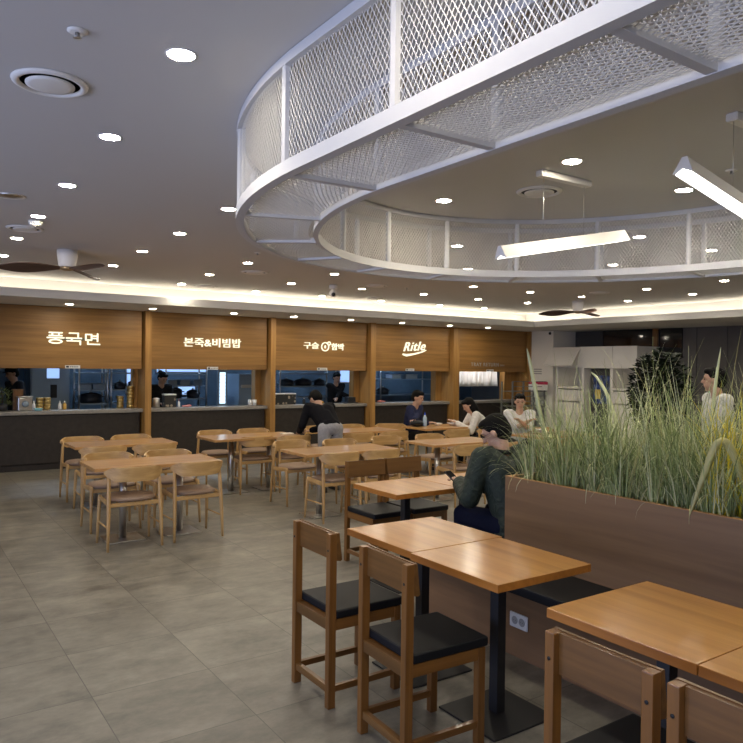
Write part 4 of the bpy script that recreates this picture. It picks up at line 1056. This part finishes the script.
# leaves of a plant at the far left counter end
lb = bmesh.new()
for k in range(260):
    c = Vector((random.uniform(-.14, .12), random.uniform(-.1, .1), random.uniform(.08, .33))); a_ = random.random()*6.28
    d = Vector((math.cos(a_), math.sin(a_), random.uniform(-.2, .8))).normalized(); s_ = d.cross(Vector((0, .3, 1))).normalized()
    lb.faces.new([lb.verts.new(c), lb.verts.new(c+d*.03+s_*.01), lb.verts.new(c+d*.06), lb.verts.new(c+d*.03-s_*.01)])
t = thing('potted_plant', (1.42, 11.78, .90), 0, 'small dark green plant on the counter at the left picture edge', 'plant')
MB().lathe([(.05, .001), (.07, .01), (.08, .11), (.07, .11), (.06, .09), (.001, .09)], n=20).build('pot', M['blackpot'], t)
MB().tube([(0, 0, .09), (.01, 0, .2), (-.01, 0, .3)], .008, 6).build('stem', M['fan'], t)
me = bpy.data.meshes.new('foliage'); lb.to_mesh(me); lb.free(); me.materials.append(M['g2'])
o = bpy.data.objects.new('foliage', me); C.objects.link(o); o.parent = t
# low dark service counter with a small red-green lit display at the right
t = thing('service_counter', (12.6, 5.4, 0), 0, 'dark low service counter behind the standing person in white', 'counter')
MB().box(-.35, .35, -1.9, 1.9, 0, 1.0, bev=.01).build('body', M['darkgrey'], t); MB().box(-.38, .38, -1.93, 1.93, 1.001, 1.04, bev=.006).build('worktop', M['blackmetal'], t)
t = thing('lit_display', (12.35, 7.02, 1.04), 0, 'small lit display showing red above green behind the grass', 'display')
MB().box(-.05, .05, -.12, .12, 0, .45, bev=.01).build('housing', M['blackmetal'], t)
MB().box(-.056, -.0505, -.09, .09, .30, .42).build('red_screen', emit('red_glow', (1, .12, .10), 1.5, (.4, .05, .05)), t); MB().box(-.056, -.0505, -.09, .09, .19, .27).build('green_screen', emit('green_glow', (.1, .8, .5), .9, (.05, .4, .2)), t)

# ------------------------------------------------------------------ people
def ik(a, b, l1, l2, hint):
    a, b, hint = Vector(a), Vector(b), Vector(hint); d = b-a; D = d.length
    if D > (l1+l2)*.995: b = a+d.normalized()*(l1+l2)*.995; d = b-a; D = d.length
    x = (l1*l1-l2*l2+D*D)/(2*D); h = math.sqrt(max(0, l1*l1-x*x)); u = d/D; hh = (hint-u*hint.dot(u)).normalized()
    return a+u*x+hh*h, b
def person(label, pelvis, yaw, lean, handL, handR, top, bottom, hair='short', head_dir=(0, 1, -.2), sit=True, vox=.011, sc=1., sleeve=1., side_lean=0, feet=None, shoe='blackmetal', skirt=None, cap=None, extra=None, puff=0, elbow=-.35):
    """yaw: facing direction angle (0 = +y). All joints placed in the figure's own frame"""
    t = thing('person', (pelvis[0], pelvis[1], 0), yaw, label, 'person'); pz = pelvis[2]
    P = Vector((0, 0, pz)); S = sc
    tl = .50*S; up = Vector((math.sin(side_lean), math.sin(lean), math.cos(lean))).normalized(); nk = P+up*tl
    ch = P+up*tl*.68; fwd = Vector((0, 1, 0)); rgt = Vector((1, 0, 0))
    chest_f = up.cross(-rgt); chest_f = -chest_f if chest_f.y < 0 and lean < 1.3 else chest_f
    shl, shr = nk-rgt*.175*S-up*.05, nk+rgt*.175*S-up*.05
    F = Vector(head_dir).normalized(); hc = nk+up*.10*S*.75+Vector((0, 0, .06))*S+F*.03
    H = lambda v: Matrix.Rotation(-yaw, 3, 'Z') @ (Vector(v)-Vector((pelvis[0], pelvis[1], 0)))
    eL, wL = ik(shl, H(handL), .28*S, .25*S, (-.45, elbow, -.9)); eR, wR = ik(shr, H(handR), .28*S, .25*S, (.45, elbow, -.9))
    hips = [P+rgt*s*.09*S for s in (-1, 1)]
    if sit:
        kn = [h_+Vector((h_.x*.5, .42*S, .0)) for h_ in hips]; an = [Vector((k.x, k.y+.02, .08)) for k in kn]
    else:
        fy = feet if feet is not None else 0
        an = [Vector((h_.x*1.25, fy+(.06 if i else -.04), .08)) for i, h_ in enumerate(hips)]
        kn = [(h_+a_)/2+Vector((0, .03, 0)) for h_, a_ in zip(hips, an)]
    # head frame
    Rz = F; Rx = Rz.cross(Vector((0, 0, 1))).normalized(); Ry = Rx.cross(Rz)
    HM = Matrix((Rx, Rz, Ry)).transposed()   # columns right, forward, up
    hp = lambda x, y, z: hc+HM @ Vector((x*S, y*S, z*S))
    def limbs(m, gr, arms=True, legs=True, torso=True, cut=1.):
        if torso:
            m.ell(P+up*.02, (.155*S+gr, .115*S+gr, .11*S+gr), rot=Matrix.Rotation(-lean*.6, 3, 'X'))
            m.cap(P+up*.05, P+up*.22*S, .115*S+gr, .11*S+gr)
            for s in (-1, 1):
                m.cap(P+up*.08+rgt*s*.05, ch+rgt*s*.065*S, .095*S+gr, .105*S+gr); m.cap(ch+rgt*s*.06*S, nk-up*.06+rgt*s*.13*S, .10*S+gr, .062*S+gr)
        if arms:
            for a_, e_, w_ in ((shl, eL, wL), (shr, eR, wR)):
                m.cap(a_, e_, .052*S+gr, .041*S+gr)
                if cut > .5: m.cap(e_, e_.lerp(w_, cut*.97), .041*S+gr, .030*S+gr)
        if legs:
            for h_, k_, a_ in zip(hips, kn, an): m.cap(h_, k_, .082*S+gr, .058*S+gr); m.cap(k_, a_, .056*S+gr, .038*S+gr)
    b = MB(); limbs(b, 0)
    b.cap(nk-up*.03, hc-HM @ Vector((0, .01, .05)), .056*S, .052*S)
    b.ell(hp(0, -.008, .022), (.074*S, .093*S, .092*S), rot=HM, sub=3); b.ell(hp(0, .018, -.045), (.056*S, .066*S, .068*S), rot=HM, sub=3)
    b.cap(hp(0, .085, .012), hp(0, .104, -.022), .008*S, .014*S); b.cap(hp(-.016, .078, -.060), hp(.016, .078, -.060), .011*S, .011*S)
    b.ell(hp(0, .062, -.098), (.022*S, .018*S, .016*S), rot=HM)
    for s in (-1, 1):
        b.ell(hp(s*.075, -.005, -.008), (.010*S, .018*S, .030*S), rot=HM); b.cap(hp(s*.048, .074, .030), hp(s*.016, .085, .030), .009*S, .009*S)
    for s, e_, w_ in ((-1, eL, wL), (1, eR, wR)):
        d = (w_-e_).normalized(); sd = d.cross(Vector((0, 0, 1))); sd = sd.normalized() if sd.length > .1 else rgt.copy(); nn = sd.cross(d)
        b.ell(w_+d*.045*S, (.038*S, .048*S, .016*S), rot=Matrix((sd, d, nn)).transposed())
        for q, ln in ((-.028, .060), (-.010, .072), (.009, .068), (.026, .052)):
            p0 = w_+d*.075*S+sd*q*S; p1 = p0+d*ln*.55*S-nn*.006*S; p2 = p1+d*ln*.42*S-nn*.022*S
            b.cap(p0, p1, .0088*S, .0082*S); b.cap(p1, p2, .0082*S, .007*S)
        th0 = w_+d*.03*S+sd*(-s)*.030*S; th1 = th0+(d*.6-sd*s*.75).normalized()*.04*S; b.cap(th0, th1, .011*S, .010*S); b.cap(th1, th1+(d*.9-nn*.3).normalized()*.028*S, .010*S, .008*S)
    for a_ in an: b.cap(a_-Vector((0, .02, .03)), a_+Vector((0, .13, -.045)), .035*S, .030*S)
    me = b.mesh('body', M['skin'])
    me = bake_mods('body', me, [('REMESH', dict(mode='VOXEL', voxel_size=vox, use_smooth_shade=True)), ('SMOOTH', dict(iterations=2, factor=.4))], M['skin'])
    def lk(n_, me):
        o = bpy.data.objects.new(n_, me); C.objects.link(o); o.parent = t; return o
    lk('body', me)
    def wear(n_, mb, mat, v=vox*1.15, it=4):
        lk(n_, bake_mods(n_, mb.mesh(n_, mat), [('REMESH', dict(mode='VOXEL', voxel_size=v, use_smooth_shade=True)), ('SMOOTH', dict(iterations=it, factor=.5))], mat))
    g = MB(); limbs(g, .016+puff, legs=False, cut=sleeve)
    if puff: g.ell(P+up*.0, (.185*S, .155*S, .13*S)); g.ell(P-Vector((0, .01, .05)), (.18*S, .15*S, .07*S))
    if not sit and lean < .6: g.ell(P-up*.02, (.165*S, .125*S, .08*S))
    wear('jacket' if 'jacket' in label else 'shirt', g, top)
    g = MB(); limbs(g, .012, arms=False, torso=False); g.ell(P, (.158*S+.008, .118*S+.008, .105*S), rot=Matrix.Rotation(-lean*.6, 3, 'X')); wear('trousers', g, bottom)
    for a_ in an:
        g = MB(); g.cap(a_-Vector((0, .03, .038)), a_+Vector((0, .14, -.05)), .040*S, .036*S); g.box(a_.x-.035, a_.x+.035, a_.y-.06, a_.y+.165, 0, .02, bev=.006)
        wear('shoe', g, M[shoe], .012, 2)
    hm = MB()
    if hair == 'bald': pass
    else:
        hm.ell(hp(0, -.020, .040), (.083*S, .092*S, .086*S), rot=HM, sub=3); hm.ell(hp(0, -.045, .0), (.078*S, .068*S, .085*S), rot=HM, sub=3)
        hm.ell(hp(0, .035, .082), (.066*S, .058*S, .034*S), rot=HM, sub=3)
        if hair == 'long':
            hm.ell(hp(0, -.06, -.06), (.088*S, .055*S, .14*S), rot=HM, sub=3); hm.ell(hp(.06, -.02, -.07), (.03*S, .05*S, .12*S), rot=HM, sub=3); hm.ell(hp(-.06, -.02, -.07), (.03*S, .05*S, .12*S), rot=HM, sub=3)
        if hair == 'bun': hm.ell(hp(0, -.12, .06), (.045*S, .045*S, .045*S), sub=2)
        wear('hair', hm, M['hair'], .008, 2)
    fe = MB()
    for s in (-1, 1): fe.ell(hp(s*.031, .0825, .006), (.011*S, .005*S, .007*S), rot=HM, sub=2)
    for s in (-1, 1): fe.cap(hp(s*.045, .081, .026), hp(s*.018, .091, .028), .003*S, .0035*S)
    lk('eyes', fe.mesh('eyes', M['eye'])); fe = MB(); fe.cap(hp(-.018, .085, -.060), hp(.018, .085, -.060), .004*S, .004*S); lk('mouth', fe.mesh('mouth', M['lip']))
    if cap:
        g = MB(); g.ell(hp(0, -.012, .062), (.087*S, .10*S, .066*S), rot=HM, sub=3); g.ell(hp(0, .10, .050), (.06*S, .05*S, .008*S), rot=HM, sub=2); wear('cap', g, cap, .007, 1)
    if extra: extra(t, hp, hc, nk, up, S, wL, wR, lk, wear)
    return t
cloth = lambda n_, c, r_=.9: plain(n_, c, r_, noise=.12, nscale=30, spec=.15)
def man_extra(t, hp, hc, nk, up, S, wL, wR, lk, wear):
    # collar and pale shoulder print, glasses, phone in hand, creases
    g = MB(); g.tube([nk+Vector((math.cos(a_)*.075, math.sin(a_)*.068, .002+.012*math.sin(a_))) for a_ in [k*PI/9 for k in range(19)]], .017, 8); lk('collar', g.mesh('collar', M['collar']))
    g = MB()
    for s in (-1, 1):
        g.tube([hp(s*.014, .098, .006), hp(s*.022, .100, .016), hp(s*.042, .094, .015), hp(s*.046, .090, 0), hp(s*.032, .096, -.010), hp(s*.014, .098, .006)], .0016, 5)
        g.tube([hp(s*.046, .090, .008), hp(s*.076, .01, .006)], .0016, 5)
    lk('glasses', g.mesh('glasses', M['blackmetal']))
M['collar'] = cloth('dark_collar', (.02, .024, .024))
JG = cloth('green_nylon', srgb(52, 60, 52), .55)
def bumpy(m, sc_=9, st=.5):
    tr_ = m.node_tree; n = tr_.nodes.new('ShaderNodeTexNoise'); n.inputs['Scale'].default_value = sc_; n.inputs['Distortion'].default_value = 2.5
    b_ = tr_.nodes.new('ShaderNodeBump'); b_.inputs['Strength'].default_value = st; b_.inputs['Distance'].default_value = .03
    tc_ = tr_.nodes.new('ShaderNodeTexCoord'); tr_.links.new(tc_.outputs['Object'], n.inputs['Vector'])
    tr_.links.new(n.outputs['Fac'], b_.inputs['Height']); tr_.links.new(b_.outputs['Normal'], tr_.nodes['Principled BSDF'].inputs['Normal'])
bumpy(JG)
person('dark-haired person with glasses in a dark green jacket, seated looking down at a phone', (3.66, 3.50, .55), -.10, .36, (3.50, 3.93, .79), (3.63, 3.98, .79), JG, cloth('navy_trousers', (.008, .010, .025)),
       head_dir=(-.55, .80, -.55), vox=.0075, sc=1.07, sleeve=.97, extra=man_extra, puff=.014)
t = thing('mobile_phone', (3.54, 4.05, .81), .2, 'dark mobile phone held by the person in the green jacket', 'phone')
MB().box(-.038, .038, -.075, .075, -.004, .004, bev=.003).build('case', M['blackmetal'], t); MB().box(-.034, .034, -.07, .07, .0042, .0052).build('screen', M['glass'], t)
for o_ in (t,): o_.rotation_euler = (math.radians(35), 0, .2)
person('dark-clad person with grey trousers bending over to wipe a table', (4.80, 7.93, .82), -.10, .95, (4.62, 8.45, .75), (4.84, 8.50, .75), cloth('black_knit', (.004, .004, .006)), cloth('grey_trousers', (.33, .33, .34)),
       head_dir=(-.1, .6, -.75), sit=False, feet=.0, sc=.98)
tag(MB().box(-.08, .08, -.05, .05, 0, .012, bev=.005).build('wiping_cloth', M['white'], loc=(4.47, 8.52, ZT)), 'pale cloth under the hand of the bending person', 'cloth')
M['denim'] = cloth('dark_blue_top', (.020, .024, .06)); M['plaid'] = cloth('grey_plaid', (.16, .17, .19))
person('seated person in a dark blue top facing the camera, arms on the table', (7.05, 9.15, .52), PI+.45, .18, (6.78, 8.72, .76), (7.02, 8.66, .76), M['denim'], cloth('black_trousers', (.012, .012, .014)), head_dir=(0, 1, -.25), sc=1.0)
person('seated person with long dark hair in a white long-sleeved top leaning over the table', (7.98, 8.30, .50), 1.05, .55, (7.42, 8.42, .76), (7.52, 8.62, .76), cloth('white_knit', (.62, .60, .56)), cloth('black_trousers2', (.012, .012, .014)), hair='long', head_dir=(-.1, .8, -.5))
person('seated dark-haired person in a white shirt facing the camera, hands raised before the chest', (7.80, 7.46, .52), PI-.75, .15, (7.50, 7.16, .88), (7.62, 7.10, .88), cloth('white_shirt', (.66, .65, .62)), cloth('black_trousers3', (.012, .012, .014)), head_dir=(0, 1, -.15), sleeve=.3)
person('standing person in a pale T-shirt at the right, seen above the grass', (6.49, 3.66, .92), .95, .02, (6.20, 3.60, .80), (6.62, 3.38, .80), cloth('pale_tshirt', (.62, .62, .60)), cloth('dark_trousers', (.02, .02, .022)), head_dir=(.45, .9, 0), sit=False, sleeve=.3)
person('cook in a dark cap behind the noodle counter at far left', (1.74, 12.62, .84), PI-1.2, .10, (1.95, 12.35, .95), (1.80, 12.30, .95), cloth('dark_uniform', (.02, .022, .028)), cloth('dark_uniform2', (.02, .022, .028)), sit=False, cap=cloth('black_cap', (.008, .008, .010)), sc=.98, head_dir=(.1, 1, -.3))
person('dark-clad worker behind the flower-pattern box in the porridge stall', (4.02, 12.62, .80), PI+.3, .2, (4.10, 12.25, .95), (3.90, 12.25, .95), cloth('black_uniform', (.010, .010, .012)), cloth('black_uniform2', (.010, .010, .012)), sit=False, hair='bun', sc=.95, head_dir=(0, .9, -.5))
person('dark-clad worker behind the round-emblem stall counter', (7.72, 12.62, .80), PI, .12, (7.55, 12.25, .98), (7.9, 12.25, .98), cloth('black_uniform3', (.012, .012, .014)), cloth('black_uniform4', (.010, .010, .012)), sit=False, sc=.95, head_dir=(.1, .9, -.35))

# ------------------------------------------------------------------ light, sky, camera
def area(name, loc, rot, sx, sy, e, col, label, spread=None):
    L_ = bpy.data.lights.new(name, 'AREA'); L_.shape = 'RECTANGLE'; L_.size = sx; L_.size_y = sy; L_.energy = e; L_.color = col
    o = bpy.data.objects.new(name, L_); C.objects.link(o); o.location = loc; o.rotation_euler = rot; return o
area('daylight', (-3.95, 1.2, 1.2), (0, -PI/2-.5, 0), 1.6, 9.6, 215, (.54, .64, 1), 'daylight through the left windows')
w = bpy.data.worlds.new('World'); bpy.context.scene.world = w; w.use_nodes = True
bg = w.node_tree.nodes['Background']; bg.inputs[0].default_value = (.35, .5, 1, 1); bg.inputs[1].default_value = .4

F_, YAW, ROLL, PITCH = 707.56, math.radians(34.433), math.radians(.724), math.radians(-.481)
f0 = Vector((math.sin(YAW), math.cos(YAW), 0)); rt = Vector((math.cos(YAW), -math.sin(YAW), 0)); u0 = Vector((0, 0, 1))
fw = f0*math.cos(PITCH)+u0*math.sin(PITCH); up = -f0*math.sin(PITCH)+u0*math.cos(PITCH)
rr = rt*math.cos(ROLL)+up*math.sin(ROLL); uu = -rt*math.sin(ROLL)+up*math.cos(ROLL)
cam = bpy.data.cameras.new('Camera'); cam.sensor_width = 36; cam.lens = F_*36/743; cam.clip_start = .05; cam.clip_end = 100
co = bpy.data.objects.new('Camera', cam); C.objects.link(co)
mw = Matrix((rr, uu, -fw)).transposed().to_4x4(); mw.translation = Vector((0, 0, 1.65)); co.matrix_world = mw
sc = bpy.context.scene; sc.camera = co
sc.view_settings.view_transform = 'Standard'; sc.view_settings.look = 'None'; sc.view_settings.gamma = 1; sc.view_settings.exposure = .22
sc.view_settings.use_curve_mapping = False
sc.cycles.use_denoising = True; sc.cycles.max_bounces = 8; sc.cycles.diffuse_bounces = 5; sc.cycles.sample_clamp_indirect = 6
